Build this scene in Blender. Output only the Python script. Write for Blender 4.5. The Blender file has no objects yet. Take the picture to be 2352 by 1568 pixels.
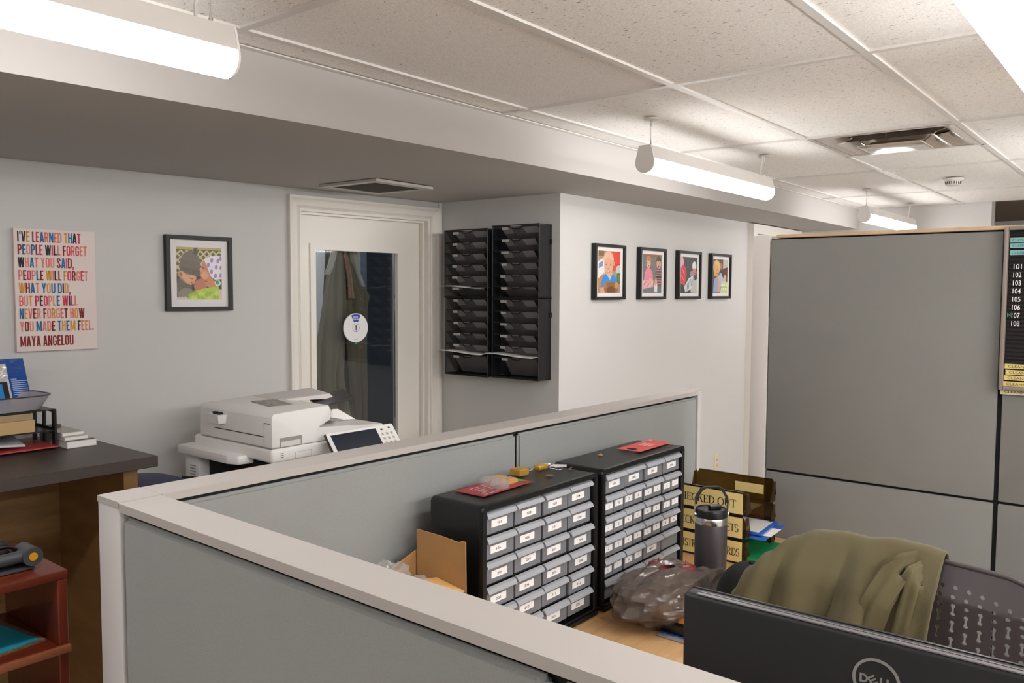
import bpy, bmesh, math, random
import numpy as np
from mathutils import Vector, Matrix
from mathutils.geometry import delaunay_2d_cdt
random.seed(7)
PI = math.pi
SC = bpy.context.scene
COL = SC.collection

# ------------------------------------------------------------------ camera, world, exposure
cam = bpy.data.objects.new('camera', bpy.data.cameras.new('camera'))
COL.objects.link(cam)
right = Vector((0.62832163, -0.77793897, 0.00478436))
up = Vector((0.0445171, 0.04209383, 0.9981214))
fwd = Vector((0.77667892, 0.62692829, -0.06108005))
m = Matrix((right, up, -fwd)).transposed().to_4x4()
m.translation = (0, 0, 1.67)
cam.matrix_world = m
cam.data.sensor_fit = 'HORIZONTAL'
cam.data.sensor_width = 36.0
cam.data.lens = 36.0 * 1899.7 / 2352.0
cam.data.clip_start = 0.02
cam.data.clip_end = 100
cam.data.dof.use_dof = False
SC.camera = cam

world = bpy.data.worlds.new('world')
SC.world = world
world.use_nodes = True
world.node_tree.nodes['Background'].inputs[0].default_value = (0.9, 0.95, 1.0, 1)
world.node_tree.nodes['Background'].inputs[1].default_value = 0.05
SC.view_settings.view_transform = 'Standard'
SC.view_settings.look = 'None'
SC.view_settings.gamma = 1.0
SC.view_settings.use_curve_mapping = False
SC.cycles.diffuse_bounces = 10
SC.cycles.max_bounces = 16
SC.view_settings.exposure = 1.93
LAMP_COLOR = (1.0, 0.985, 0.972)
LAMP_STRENGTH = 6.0


# ------------------------------------------------------------------ colours and materials
def lin(c):
    return c / 12.92 if c <= 0.04045 else ((c + 0.055) / 1.055) ** 2.4


def rgb(h):
    return tuple(lin(int(h[i:i + 2], 16) / 255.0) for i in (0, 2, 4)) + (1.0,)


MATS = {}


def mat(name, col, rough=0.5, metal=0.0, bump=None, var=None, spec=0.5, stretch=None, coat=0.0, alpha=None):
    """bump=(scale,strength,dist) noise relief; var=(scale,amount) noise colour variation; alpha = clear fraction."""
    if name in MATS:
        return MATS[name]
    mt = bpy.data.materials.new(name)
    mt.use_nodes = True
    nt = mt.node_tree
    b = nt.nodes['Principled BSDF']
    c = rgb(col) if isinstance(col, str) else col
    b.inputs['Base Color'].default_value = c
    b.inputs['Roughness'].default_value = rough
    b.inputs['Metallic'].default_value = metal
    b.inputs['Specular IOR Level'].default_value = spec
    b.inputs['Coat Weight'].default_value = coat
    tc = nt.nodes.new('ShaderNodeTexCoord')
    mp = nt.nodes.new('ShaderNodeMapping')
    nt.links.new(tc.outputs['Object'], mp.inputs[0])
    if stretch:
        mp.inputs['Scale'].default_value = stretch
    if var:
        n = nt.nodes.new('ShaderNodeTexNoise')
        n.inputs['Scale'].default_value = var[0]
        n.inputs['Detail'].default_value = 4
        nt.links.new(mp.outputs[0], n.inputs['Vector'])
        r = nt.nodes.new('ShaderNodeMapRange')
        r.inputs[1].default_value = 0.3
        r.inputs[2].default_value = 0.7
        r.inputs[3].default_value = 1 - var[1]
        r.inputs[4].default_value = 1 + var[1]
        nt.links.new(n.outputs[0], r.inputs[0])
        mx = nt.nodes.new('ShaderNodeVectorMath')
        mx.operation = 'SCALE'
        mx.inputs[0].default_value = c[:3]
        nt.links.new(r.outputs[0], mx.inputs['Scale'])
        nt.links.new(mx.outputs[0], b.inputs['Base Color'])
    if bump:
        n = nt.nodes.new('ShaderNodeTexNoise')
        n.inputs['Scale'].default_value = bump[0]
        n.inputs['Detail'].default_value = 3
        nt.links.new(mp.outputs[0], n.inputs['Vector'])
        bp = nt.nodes.new('ShaderNodeBump')
        bp.inputs['Strength'].default_value = bump[1]
        bp.inputs['Distance'].default_value = bump[2]
        nt.links.new(n.outputs[0], bp.inputs['Height'])
        nt.links.new(bp.outputs[0], b.inputs['Normal'])
    if alpha is not None:
        tr = nt.nodes.new('ShaderNodeBsdfTransparent')
        tr.inputs[0].default_value = alpha[1]
        ms = nt.nodes.new('ShaderNodeMixShader')
        ms.inputs[0].default_value = alpha[0]
        nt.links.new(b.outputs[0], ms.inputs[1])
        nt.links.new(tr.outputs[0], ms.inputs[2])
        nt.links.new(ms.outputs[0], nt.nodes['Material Output'].inputs[0])
    MATS[name] = mt
    return mt


def emit_mat(name, col, s):
    mt = bpy.data.materials.new(name)
    mt.use_nodes = True
    nt = mt.node_tree
    nt.nodes.remove(nt.nodes['Principled BSDF'])
    e = nt.nodes.new('ShaderNodeEmission')
    e.inputs[0].default_value = (*col, 1)
    e.inputs[1].default_value = s
    nt.links.new(e.outputs[0], nt.nodes['Material Output'].inputs[0])
    return mt


def tile_mat(name, col, fissured):
    mt = bpy.data.materials.new(name)
    mt.use_nodes = True
    nt = mt.node_tree
    b = nt.nodes['Principled BSDF']
    b.inputs['Roughness'].default_value = 0.95
    b.inputs['Specular IOR Level'].default_value = 0.1
    g = nt.nodes.new('ShaderNodeNewGeometry')
    mp = nt.nodes.new('ShaderNodeMapping')
    nt.links.new(g.outputs['Position'], mp.inputs[0])
    mp.inputs['Scale'].default_value = (3.6, 1, 1) if fissured else (1, 1, 1)
    n = nt.nodes.new('ShaderNodeTexNoise')
    n.inputs['Scale'].default_value = 34 if fissured else 85
    n.inputs['Detail'].default_value = 2.5
    n.inputs['Roughness'].default_value = 0.75
    nt.links.new(mp.outputs[0], n.inputs['Vector'])
    r = nt.nodes.new('ShaderNodeMapRange')
    r.interpolation_type = 'SMOOTHSTEP'
    r.inputs[1].default_value = 0.63 if fissured else 0.665
    r.inputs[2].default_value = 0.68 if fissured else 0.71
    nt.links.new(n.outputs[0], r.inputs[0])
    n2 = nt.nodes.new('ShaderNodeTexNoise')
    n2.inputs['Scale'].default_value = 260
    n2.inputs['Detail'].default_value = 2
    nt.links.new(g.outputs['Position'], n2.inputs['Vector'])
    r2 = nt.nodes.new('ShaderNodeMapRange')
    r2.inputs[1].default_value = 0.35
    r2.inputs[2].default_value = 0.65
    r2.inputs[3].default_value = 0.88
    r2.inputs[4].default_value = 1.06
    nt.links.new(n2.outputs[0], r2.inputs[0])
    sc = nt.nodes.new('ShaderNodeVectorMath')
    sc.operation = 'SCALE'
    sc.inputs[0].default_value = rgb(col)[:3]
    nt.links.new(r2.outputs[0], sc.inputs['Scale'])
    mx = nt.nodes.new('ShaderNodeMix')
    mx.data_type = 'RGBA'
    nt.links.new(r.outputs[0], mx.inputs['Factor'])
    nt.links.new(sc.outputs[0], mx.inputs['A'])
    mx.inputs['B'].default_value = rgb('8d857d')
    nt.links.new(mx.outputs['Result'], b.inputs['Base Color'])
    bp = nt.nodes.new('ShaderNodeBump')
    bp.inputs['Strength'].default_value = 0.5
    bp.inputs['Distance'].default_value = 0.002
    bp.invert = True
    nt.links.new(r.outputs[0], bp.inputs['Height'])
    nt.links.new(bp.outputs[0], b.inputs['Normal'])
    return mt


def wood_mat(name, c1, c2, axis=(1, 14, 14), scale=3.0, rough=0.45, coat=0.0):
    mt = bpy.data.materials.new(name)
    mt.use_nodes = True
    nt = mt.node_tree
    b = nt.nodes['Principled BSDF']
    b.inputs['Roughness'].default_value = rough
    b.inputs['Coat Weight'].default_value = coat
    tc = nt.nodes.new('ShaderNodeTexCoord')
    mp = nt.nodes.new('ShaderNodeMapping')
    mp.inputs['Scale'].default_value = axis
    nt.links.new(tc.outputs['Object'], mp.inputs[0])
    n = nt.nodes.new('ShaderNodeTexNoise')
    n.inputs['Scale'].default_value = scale
    n.inputs['Detail'].default_value = 7
    n.inputs['Roughness'].default_value = 0.6
    nt.links.new(mp.outputs[0], n.inputs['Vector'])
    cr = nt.nodes.new('ShaderNodeValToRGB')
    cr.color_ramp.elements[0].position = 0.3
    cr.color_ramp.elements[1].position = 0.7
    cr.color_ramp.elements[0].color = rgb(c1)
    cr.color_ramp.elements[1].color = rgb(c2)
    nt.links.new(n.outputs[0], cr.inputs[0])
    nt.links.new(cr.outputs[0], b.inputs['Base Color'])
    bp = nt.nodes.new('ShaderNodeBump')
    bp.inputs['Strength'].default_value = 0.06
    bp.inputs['Distance'].default_value = 0.001
    nt.links.new(n.outputs[0], bp.inputs['Height'])
    nt.links.new(bp.outputs[0], b.inputs['Normal'])
    return mt


def weave_mat(name, col, amount=0.16, freq=620.0):
    mt = bpy.data.materials.new(name)
    mt.use_nodes = True
    nt = mt.node_tree
    b = nt.nodes['Principled BSDF']
    b.inputs['Roughness'].default_value = 0.95
    b.inputs['Specular IOR Level'].default_value = 0.15
    b.inputs['Sheen Weight'].default_value = 0.15
    tc = nt.nodes.new('ShaderNodeTexCoord')
    v = nt.nodes.new('ShaderNodeTexVoronoi')
    v.inputs['Scale'].default_value = freq
    nt.links.new(tc.outputs['Object'], v.inputs['Vector'])
    n = nt.nodes.new('ShaderNodeTexNoise')
    n.inputs['Scale'].default_value = 3.0
    n.inputs['Detail'].default_value = 3
    nt.links.new(tc.outputs['Object'], n.inputs['Vector'])
    ad = nt.nodes.new('ShaderNodeMath')
    ad.operation = 'MULTIPLY_ADD'
    ad.inputs[1].default_value = -0.9 * amount
    ad.inputs[2].default_value = 1.0 + 0.35 * amount
    nt.links.new(v.outputs['Distance'], ad.inputs[0])
    ad2 = nt.nodes.new('ShaderNodeMath')
    ad2.operation = 'MULTIPLY_ADD'
    ad2.inputs[1].default_value = 0.12
    ad2.inputs[2].default_value = -0.06
    nt.links.new(n.outputs[0], ad2.inputs[0])
    s = nt.nodes.new('ShaderNodeMath')
    s.operation = 'ADD'
    nt.links.new(ad.outputs[0], s.inputs[0])
    nt.links.new(ad2.outputs[0], s.inputs[1])
    sc = nt.nodes.new('ShaderNodeVectorMath')
    sc.operation = 'SCALE'
    sc.inputs[0].default_value = rgb(col)[:3]
    nt.links.new(s.outputs[0], sc.inputs['Scale'])
    nt.links.new(sc.outputs[0], b.inputs['Base Color'])
    bp = nt.nodes.new('ShaderNodeBump')
    bp.inputs['Strength'].default_value = 0.35
    bp.inputs['Distance'].default_value = 0.0008
    nt.links.new(v.outputs['Distance'], bp.inputs['Height'])
    nt.links.new(bp.outputs[0], b.inputs['Normal'])
    return mt


def print_mat():
    mt = bpy.data.materials.new('photo_print')
    mt.use_nodes = True
    nt = mt.node_tree
    a = nt.nodes.new('ShaderNodeAttribute')
    a.attribute_name = 'Col'
    nt.links.new(a.outputs['Color'], nt.nodes['Principled BSDF'].inputs['Base Color'])
    nt.nodes['Principled BSDF'].inputs['Roughness'].default_value = 0.5
    return mt


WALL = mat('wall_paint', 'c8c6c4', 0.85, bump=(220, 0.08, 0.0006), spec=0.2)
WALL_SHADE = mat('wall_paint_shaded', 'b4b0ad', 0.85, bump=(220, 0.08, 0.0006), spec=0.2)  # wall paint darkened, the soffit's shade put into the colour
TRIM = mat('trim_paint', 'e6e1d9', 0.38, bump=(60, 0.04, 0.001))
TILE_A = tile_mat('fissured_tile', 'f0ece8', True)
TILE_B = tile_mat('pinhole_tile', 'ece7e4', False)
GRID = mat('grid_white', 'd6d2ce', 0.5)
FABRIC = weave_mat('panel_fabric', '949695')
FABRIC_B = weave_mat('tall_panel_fabric', '848380', 0.12, 760)
CAPM = mat('panel_cap', 'b2ada9', 0.5, bump=(400, 0.05, 0.0003))
POSTM = mat('panel_post', 'c6c2c2', 0.45, bump=(500, 0.06, 0.0003))
CAPW = wood_mat('cap_wood', 'bfa287', 'd2b898', (2, 2, 2), 6)
GAP = mat('dark_gap', '17171a', 0.8)
BLACK = mat('black_plastic', '0e0e0f', 0.34, bump=(500, 0.1, 0.0004))
BLACK_MATTE = mat('black_matte', '0f0f10', 0.7)
BLACK_GLOSS = mat('black_gloss', '0c0c0d', 0.2)
BLACK_MESH = mat('black_mesh', '1b1819', 0.6, bump=(900, 0.3, 0.001), alpha=(0.45, (1, 1, 1, 1)))
POCKET = mat('pocket_mesh', '1b1819', 0.6, alpha=(0.68, (1, 1, 1, 1)))
MESH_GREY = mat('mesh_grey', 'b7b1b2', 0.7, bump=(900, 0.3, 0.001), var=(6, 0.12))
WHITE = mat('white_plastic', 'd9d6d2', 0.45)
COPIER = mat('copier_white', 'f6f4f2', 0.42)
COPIER_G = mat('copier_grey', 'a5a19d', 0.5)
PAPER = mat('paper', 'e4e1df', 0.75)
STEEL = mat('steel', 'c9c7c5', 0.25, 1.0)
CHROME = mat('chrome', 'dcdcdc', 0.08, 1.0)
BRASS = mat('brass', 'dcae4e', 0.32, 0.65)
DESK = wood_mat('desk_maple', 'c49a68', 'd5ae7d', (1.2, 16, 16), 2.6, 0.4)
COUNTER = mat('counter_laminate', '453c37', 0.42, bump=(500, 0.05, 0.0003), var=(180, 0.2))
WOODP = wood_mat('counter_wood', '7b5a34', '956f42', (2, 2, 9), 2.0, 0.55)
MAHOG = wood_mat('mahogany', '5a2112', '78301a', (1, 10, 10), 3.0, 0.35, 0.2)
CARD = mat('cardboard', 'a67d4e', 0.85, bump=(90, 0.08, 0.001), var=(14, 0.06))
FROST = mat('drawer_frost', '84868d', 0.32, alpha=(0.22, (0.9, 0.92, 0.95, 1)))
FROST_LIP = mat('drawer_lip_frost', 'adb0b7', 0.32, alpha=(0.12, (0.9, 0.92, 0.95, 1)))
DRAWER_IN = mat('drawer_inside', '55565a', 0.7)
LABELW = mat('label_white', 'eeedee', 0.6)
INK = mat('ink_black', '161414', 0.7)
SMOKE = mat('smoked_plastic', '3d2c12', 0.12, alpha=(0.42, (0.62, 0.46, 0.2, 1)))
CLEAR = mat('clear_plastic', 'c9c6c4', 0.1, alpha=(0.72, (0.95, 0.95, 0.95, 1)))
BAGM = mat('bag_film', '6c625c', 0.17, alpha=(0.36, (0.82, 0.78, 0.75, 1)), bump=(16, 0.55, 0.012))
for nd in BAGM.node_tree.nodes:
    if nd.type == 'TEX_NOISE':
        nd.noise_type = 'RIDGED_MULTIFRACTAL'
        nd.inputs['Detail'].default_value = 2.0
LABELY = mat('label_yellow', 'e2cd8c', 0.55, bump=(40, 0.05, 0.001))
GLASS = None


def glass_mat():
    mt = bpy.data.materials.new('door_glass')
    mt.use_nodes = True
    nt = mt.node_tree
    nt.nodes.remove(nt.nodes['Principled BSDF'])
    t = nt.nodes.new('ShaderNodeBsdfTransparent')
    t.inputs[0].default_value = (0.86, 0.9, 0.93, 1)
    g = nt.nodes.new('ShaderNodeBsdfGlossy')
    g.inputs['Roughness'].default_value = 0.03
    f = nt.nodes.new('ShaderNodeFresnel')
    f.inputs[0].default_value = 1.5
    ms = nt.nodes.new('ShaderNodeMixShader')
    nt.links.new(f.outputs[0], ms.inputs[0])
    nt.links.new(t.outputs[0], ms.inputs[1])
    nt.links.new(g.outputs[0], ms.inputs[2])
    nt.links.new(ms.outputs[0], nt.nodes['Material Output'].inputs[0])
    return mt


GLASS = glass_mat()
PRINT = print_mat()
DIFFUSER = emit_mat('lamp_diffuser', LAMP_COLOR, LAMP_STRENGTH)
DIFFUSER_FILL = emit_mat('lamp_diffuser_bright', LAMP_COLOR, LAMP_STRENGTH * 2.6)  # stronger glow for the fill tubes added out of view


# ------------------------------------------------------------------ mesh builder
class MB:
    def __init__(self):
        self.bm = bmesh.new()

    def _faces(self, vs, fs, mi=0):
        v = [self.bm.verts.new(p) for p in vs]
        out = []
        for f in fs:
            try:
                fc = self.bm.faces.new([v[i] for i in f])
                fc.material_index = mi
                out.append(fc)
            except ValueError:
                pass
        return v, out

    def box(self, x0, x1, y0, y1, z0, z1, bev=0.0, seg=2, mi=0):
        vs = [(x, y, z) for x in (x0, x1) for y in (y0, y1) for z in (z0, z1)]
        fs = [(0, 1, 3, 2), (4, 6, 7, 5), (0, 4, 5, 1), (2, 3, 7, 6), (0, 2, 6, 4), (1, 5, 7, 3)]
        v, f = self._faces(vs, fs, mi)
        if bev > 0:
            es = list({e for fc in f for e in fc.edges})
            r = bmesh.ops.bevel(self.bm, geom=es, offset=bev, segments=seg, affect='EDGES', profile=0.5)
            for fc in r['faces']:
                fc.material_index = mi
        return self

    def hexa(self, b, t, mi=0):
        """b, t: four bottom and four top points, same winding."""
        self._faces(list(b) + list(t), [(3, 2, 1, 0), (4, 5, 6, 7), (0, 1, 5, 4), (1, 2, 6, 5), (2, 3, 7, 6), (3, 0, 4, 7)], mi)
        return self

    def prism(self, poly, fn, a0, a1, mi=0, bev=0.0):
        """poly: 2-D points, fn(u, v, a) -> xyz, extruded from a0 to a1."""
        n = len(poly)
        vs = [fn(u, v, a0) for u, v in poly] + [fn(u, v, a1) for u, v in poly]
        fs = [tuple(range(n)), tuple(range(2 * n - 1, n - 1, -1))]
        fs += [(i, i + n, (i + 1) % n + n, (i + 1) % n) for i in range(n)]
        v, f = self._faces(vs, fs, mi)
        if bev > 0:
            es = list({e for fc in f for e in fc.edges})
            bmesh.ops.bevel(self.bm, geom=es, offset=bev, segments=2, affect='EDGES', profile=0.5)
        return self

    def quad(self, pts, mi=0):
        self._faces(pts, [tuple(range(len(pts)))], mi)
        return self

    def cyl(self, p0, p1, r0, r1=None, n=16, mi=0, caps=True):
        r1 = r0 if r1 is None else r1
        p0, p1 = Vector(p0), Vector(p1)
        d = (p1 - p0).normalized()
        a = d.orthogonal().normalized()
        b = d.cross(a)
        vs = []
        for p, r in ((p0, r0), (p1, r1)):
            vs += [p + (a * math.cos(2 * PI * i / n) + b * math.sin(2 * PI * i / n)) * r for i in range(n)]
        fs = [(i, (i + 1) % n, (i + 1) % n + n, i + n) for i in range(n)]
        if caps:
            fs += [tuple(range(n - 1, -1, -1)), tuple(range(n, 2 * n))]
        self._faces(vs, fs, mi)
        return self

    def tube(self, pts, r, n=8, mi=0, flat=1.0, caps=True, closed=False):
        pts = [Vector(p) for p in pts]
        k = len(pts)
        rs = r if isinstance(r, (list, tuple)) else [r] * k
        ref = None
        vs = []
        for i, p in enumerate(pts):
            if closed:
                d = (pts[(i + 1) % k] - pts[i - 1]).normalized()
            else:
                d = (pts[min(i + 1, k - 1)] - pts[max(i - 1, 0)]).normalized()
            if ref is None:
                ref = d.orthogonal().normalized()
            ref = (ref - d * ref.dot(d))
            ref = ref.normalized() if ref.length > 1e-6 else d.orthogonal().normalized()
            b = d.cross(ref)
            vs += [p + (ref * math.cos(2 * PI * j / n) + b * math.sin(2 * PI * j / n) * flat) * rs[i] for j in range(n)]
        fs = []
        for i in range(k if closed else k - 1):
            for j in range(n):
                a, c = i * n, ((i + 1) % k) * n
                fs.append((a + j, a + (j + 1) % n, c + (j + 1) % n, c + j))
        if caps and not closed:
            fs += [tuple(range(n - 1, -1, -1)), tuple(range((k - 1) * n, k * n))]
        self._faces(vs, fs, mi)
        return self

    def lathe(self, prof, c=(0, 0, 0), n=32, mi=0):
        vs = []
        for r, z in prof:
            vs += [(c[0] + max(r, 1e-5) * math.cos(2 * PI * i / n), c[1] + max(r, 1e-5) * math.sin(2 * PI * i / n), c[2] + z) for i in range(n)]
        fs = []
        for k in range(len(prof) - 1):
            for i in range(n):
                fs.append((k * n + i, k * n + (i + 1) % n, (k + 1) * n + (i + 1) % n, (k + 1) * n + i))
        self._faces(vs, fs, mi)
        return self

    def grid(self, fn, nu, nv, mi=0, wrap=False):
        vs = [fn(i / nu, j / nv) for i in range(nu + (0 if wrap else 1)) for j in range(nv + 1)]
        fs = []
        m_ = nv + 1
        for i in range(nu):
            i2 = (i + 1) % nu if wrap else i + 1
            for j in range(nv):
                fs.append((i * m_ + j, i2 * m_ + j, i2 * m_ + j + 1, i * m_ + j + 1))
        self._faces(vs, fs, mi)
        return self

    def raw(self, vs, fs, mi=0, mis=None):
        v, f = self._faces(vs, fs, mi)
        if mis and len(f) == len(mis):
            for a, b in zip(f, mis):
                a.material_index = b
        return self

    def text(self, body, fn, h, mi=0, width=None, bold=0.0, align='LEFT', sx=1.0):
        """flat letters; fn(u, v) -> xyz, h cap height, width forces total width."""
        vs, fs, ms = text_shape(body, bold)
        xs = [p[0] for p in vs]
        x0, x1 = min(xs), max(xs)
        s = h / 0.73
        k = (width / ((x1 - x0))) if width else s * sx
        off = {'LEFT': -x0, 'CENTER': -(x0 + x1) / 2, 'RIGHT': -x1}[align]
        v = [fn((p[0] + off) * k, p[1] * s) for p in vs]
        self.raw(v, fs, mi, [mi + q for q in ms] if any(ms) else None)
        return self

    def build(self, name, mats, parent=None, smooth=35, loc=None, rotz=0.0, rot=None, kind=None, solid=0.0, sub=0):
        bm = self.bm
        if loc is not None:                                  # mesh given in local coordinates
            pass
        elif parent is not None:
            bmesh.ops.translate(bm, verts=bm.verts, vec=-wloc(parent))
        bmesh.ops.recalc_face_normals(bm, faces=bm.faces) if not getattr(self, 'keep', False) else None
        me = bpy.data.meshes.new(name)
        bm.to_mesh(me)
        bm.free()
        for mt in (mats if isinstance(mats, (list, tuple)) else [mats]):
            me.materials.append(mt)
        if smooth:
            me.shade_smooth()
            me.set_sharp_from_angle(angle=math.radians(smooth))
        o = bpy.data.objects.new(name, me)
        COL.objects.link(o)
        if parent is not None:
            o.parent = parent
        if loc is not None:
            o.location = loc
        if rot is not None:
            o.rotation_euler = rot
        elif rotz:
            o.rotation_euler = (0, 0, rotz)
        if kind:
            o['kind'] = kind
        if solid:
            md = o.modifiers.new('thickness', 'SOLIDIFY')
            md.thickness = abs(solid)
            md.offset = 1.0 if solid > 0 else -1.0
        if sub:
            md = o.modifiers.new('smooth', 'SUBSURF')
            md.levels = md.render_levels = sub
        return o


def in_poly(p, poly):
    c = False
    n = len(poly)
    for i in range(n):
        a, b = poly[i], poly[(i + 1) % n]
        if (a[1] > p[1]) != (b[1] > p[1]) and p[0] < (b[0] - a[0]) * (p[1] - a[1]) / (b[1] - a[1]) + a[0]:
            c = not c
    return c


def cut_sheet(verts, edges, holes):
    """triangulate an outline with constraint edges and drop the triangles inside the holes"""
    r = delaunay_2d_cdt(verts, edges, [], 1, 1e-6)
    bbs = [(min(p[0] for p in h), max(p[0] for p in h), min(p[1] for p in h), max(p[1] for p in h), h) for h in holes]
    out = []
    for f in r[2]:
        cx = sum(r[0][i].x for i in f) / len(f)
        cy = sum(r[0][i].y for i in f) / len(f)
        if not any(b[0] < cx < b[1] and b[2] < cy < b[3] and in_poly((cx, cy), b[4]) for b in bbs):
            out.append(tuple(f))
    return r[0], out


def thicken(vs, fs, n):
    """front sheet vs/fs plus a back sheet offset by n(v), closed by walls along every border"""
    k = len(vs)
    back = [tuple(Vector(v) + Vector(n(v))) for v in vs]
    cnt = {}
    for f in fs:
        for a, b in zip(f, f[1:] + f[:1]):
            cnt[(min(a, b), max(a, b))] = cnt.get((min(a, b), max(a, b)), 0) + 1
    walls = []
    for f in fs:
        for a, b in zip(f, f[1:] + f[:1]):
            if cnt[(min(a, b), max(a, b))] == 1:
                walls.append((a, b, b + k, a + k))
    return list(vs) + back, list(fs) + [tuple(i + k for i in reversed(f)) for f in fs] + walls


def wloc(o):
    v = Vector((0, 0, 0))
    while o is not None:
        v += Vector(o.location)
        o = o.parent
    return v


TEXTS = {}


def text_shape(body, bold=0.0):
    key = (body, bold)
    if key in TEXTS:
        return TEXTS[key]
    cu = bpy.data.curves.new('t', 'FONT')
    cu.body = body
    cu.offset = bold
    cu.resolution_u = 3
    mats_ = TEXT_COLOURS.get(body)
    if mats_:
        for i in range(max(mats_) + 1):
            cu.materials.append(None)
        for i, q in enumerate(mats_):
            cu.body_format[i].material_index = q
    ob = bpy.data.objects.new('t', cu)
    COL.objects.link(ob)
    bpy.context.view_layer.update()
    me = ob.to_mesh()
    vs = [tuple(v.co) for v in me.vertices]
    fs = [tuple(p.vertices) for p in me.polygons]
    ms = [p.material_index for p in me.polygons]
    ob.to_mesh_clear()
    bpy.data.objects.remove(ob)
    bpy.data.curves.remove(cu)
    TEXTS[key] = (vs, fs, ms)
    return TEXTS[key]


TEXT_COLOURS = {}


def tag(o, label=None, cat=None, group=None, kind=None):
    if label:
        o['label'] = label
    if cat:
        o['category'] = cat
    if group:
        o['group'] = group
    if kind:
        o['kind'] = kind
    return o


def thing(name, label, cat, loc=(0, 0, 0), rotz=0.0, group=None):
    o = bpy.data.objects.new(name, None)
    o.empty_display_size = 0.05
    COL.objects.link(o)
    o.location = loc
    o.rotation_euler = (0, 0, rotz)
    return tag(o, label, cat, group)


def copy_tree(o, parent=None):
    c = o.copy()
    COL.objects.link(c)
    if parent is not None:
        c.parent = parent
    for ch in [k for k in o.children]:
        copy_tree(ch, c)
    return c


def struct(o, kind='structure'):
    o['kind'] = kind
    return o


# frame of the slightly skewed left wall: u along the wall, d into the room, z up
LW_O = Vector((1.3, 3.63, 0))
LW_A = -math.atan(0.1)
LW_U = Vector((math.cos(LW_A), math.sin(LW_A), 0))
LW_N = Vector((math.sin(LW_A), -math.cos(LW_A), 0))


def LW(u, d, z):
    return LW_O + LW_U * u + LW_N * d + Vector((0, 0, z))


ZC = 2.345           # ceiling
ZS = 2.183           # soffit underside at the wall
# ------------------------------------------------------------------ setting
def lwbox(mb, u0, u1, d0, d1, z0, z1, mi=0):
    mb.hexa([LW(u0, d0, z0), LW(u1, d0, z0), LW(u1, d1, z0), LW(u0, d1, z0)],
            [LW(u0, d0, z1), LW(u1, d0, z1), LW(u1, d1, z1), LW(u0, d1, z1)], mi)
    return mb


struct(MB().box(-3, 9.2, -3, 5.6, -0.05, 0).build('floor', mat('floor_vinyl', 'cbc5bb', 0.6, bump=(300, 0.4, 0.003), var=(200, 0.2)), smooth=0))
# left wall with the door opening
DU0, DU1, DZ = 1.312, 2.172, 2.085
mb = MB()
lwbox(mb, -4.4, DU0, -0.12, 0, 0, 2.5)
lwbox(mb, DU1, 2.262, -0.12, 0, 0, 2.5)
lwbox(mb, DU0, DU1, -0.12, 0, DZ, 2.5)
struct(mb.build('wall_left', WALL, smooth=0))
struct(MB().box(3.55, 3.65, 2.546, 3.6, 0, 2.3).build('wall_niche', WALL, smooth=0))
mb = MB()
mb.box(3.5505, 5.985, 2.545, 2.66, 0, 2.3).box(6.95, 9.2, 2.545, 2.66, 0, 2.3).box(5.985, 6.95, 2.545, 2.66, 2.1, 2.3)
struct(mb.build('wall_pictures', WALL, smooth=0))
struct(MB().box(-3.1, -3, -3, 4.1, 0, 2.5).build('wall_back', WALL, smooth=0))
struct(MB().box(-3, 9.2, -3.1, -3, 0, 2.5).build('wall_right', WALL, smooth=0))
mb = MB()
mb.box(7.1, 7.25, 1.128, 2.545, 0, 2.5).box(9.2, 9.3, -3, 2.6, 0, 2.5)
struct(mb.build('wall_far', WALL, smooth=0))
struct(MB().box(7.26, 9.2, -3, 2.5, 2.36, 2.4).build('ceiling_recess', mat('recess_brown', '6a5a4c', 0.8), smooth=0))
# soffit (boxed beam) along the left wall
st = [(-3, 2.13), (0, 2.143), (0.75, 2.155), (1.58, 2.171), (2.7, 2.182), (5.45, 2.190), (7.1, 2.187)]
mb = MB()
vs = []
for x, z in st:
    yb = 4.1 if x < 3.5 else 2.6
    yb = min(3.76 - 0.1 * x + 0.05, 4.2) if x < 3.56 else 3.45
    vs += [(x, 2.08, 2.5), (x, 2.08, z), (x, yb, ZS), (x, yb, 2.5)]
fs = []
for i in range(len(st) - 1):
    for j in range(4):
        fs.append((i * 4 + j, i * 4 + (j + 1) % 4, i * 4 + 4 + (j + 1) % 4, i * 4 + 4 + j))
mb.raw(vs, fs)
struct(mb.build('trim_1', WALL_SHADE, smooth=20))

# ceiling with its tiles and grid
ceil = MB().box(-3, 7.1, -3, 2.2, 2.41, 2.45).build('ceiling', mat('plenum', '8a8580', 0.9), smooth=0)
struct(ceil)
XS = [1.27 + 1.215 * k for k in range(-4, 6)]
YS = [1.94 - 0.6085 * k for k in range(0, 10)]
XE = [-3.0] + [x for x in XS if -3 < x < 7.1] + [7.1]
YE = [2.08] + [y for y in YS if y > -3] + [-3.0]
tile_cache = {}
SPECIAL = {(4, 2): 'half'}
VENT_CELL = None


def tile(x0, x1, y1, y0, tm, key):
    w, d = x1 - x0 - 0.012, y1 - y0 - 0.012
    k = (round(w, 3), round(d, 3), tm.name)
    if k in tile_cache:
        o = bpy.data.objects.new('ceiling_tile', tile_cache[k])
        COL.objects.link(o)
        o.parent = ceil
        o.location = ((x0 + x1) / 2, (y0 + y1) / 2, 2.352)
    else:
        o = MB().box(-w / 2, w / 2, -d / 2, d / 2, 0, 0.012).build('ceiling_tile', tm, ceil, smooth=0, loc=((x0 + x1) / 2, (y0 + y1) / 2, 2.352))
        tile_cache[k] = o.data
    return o


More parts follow.
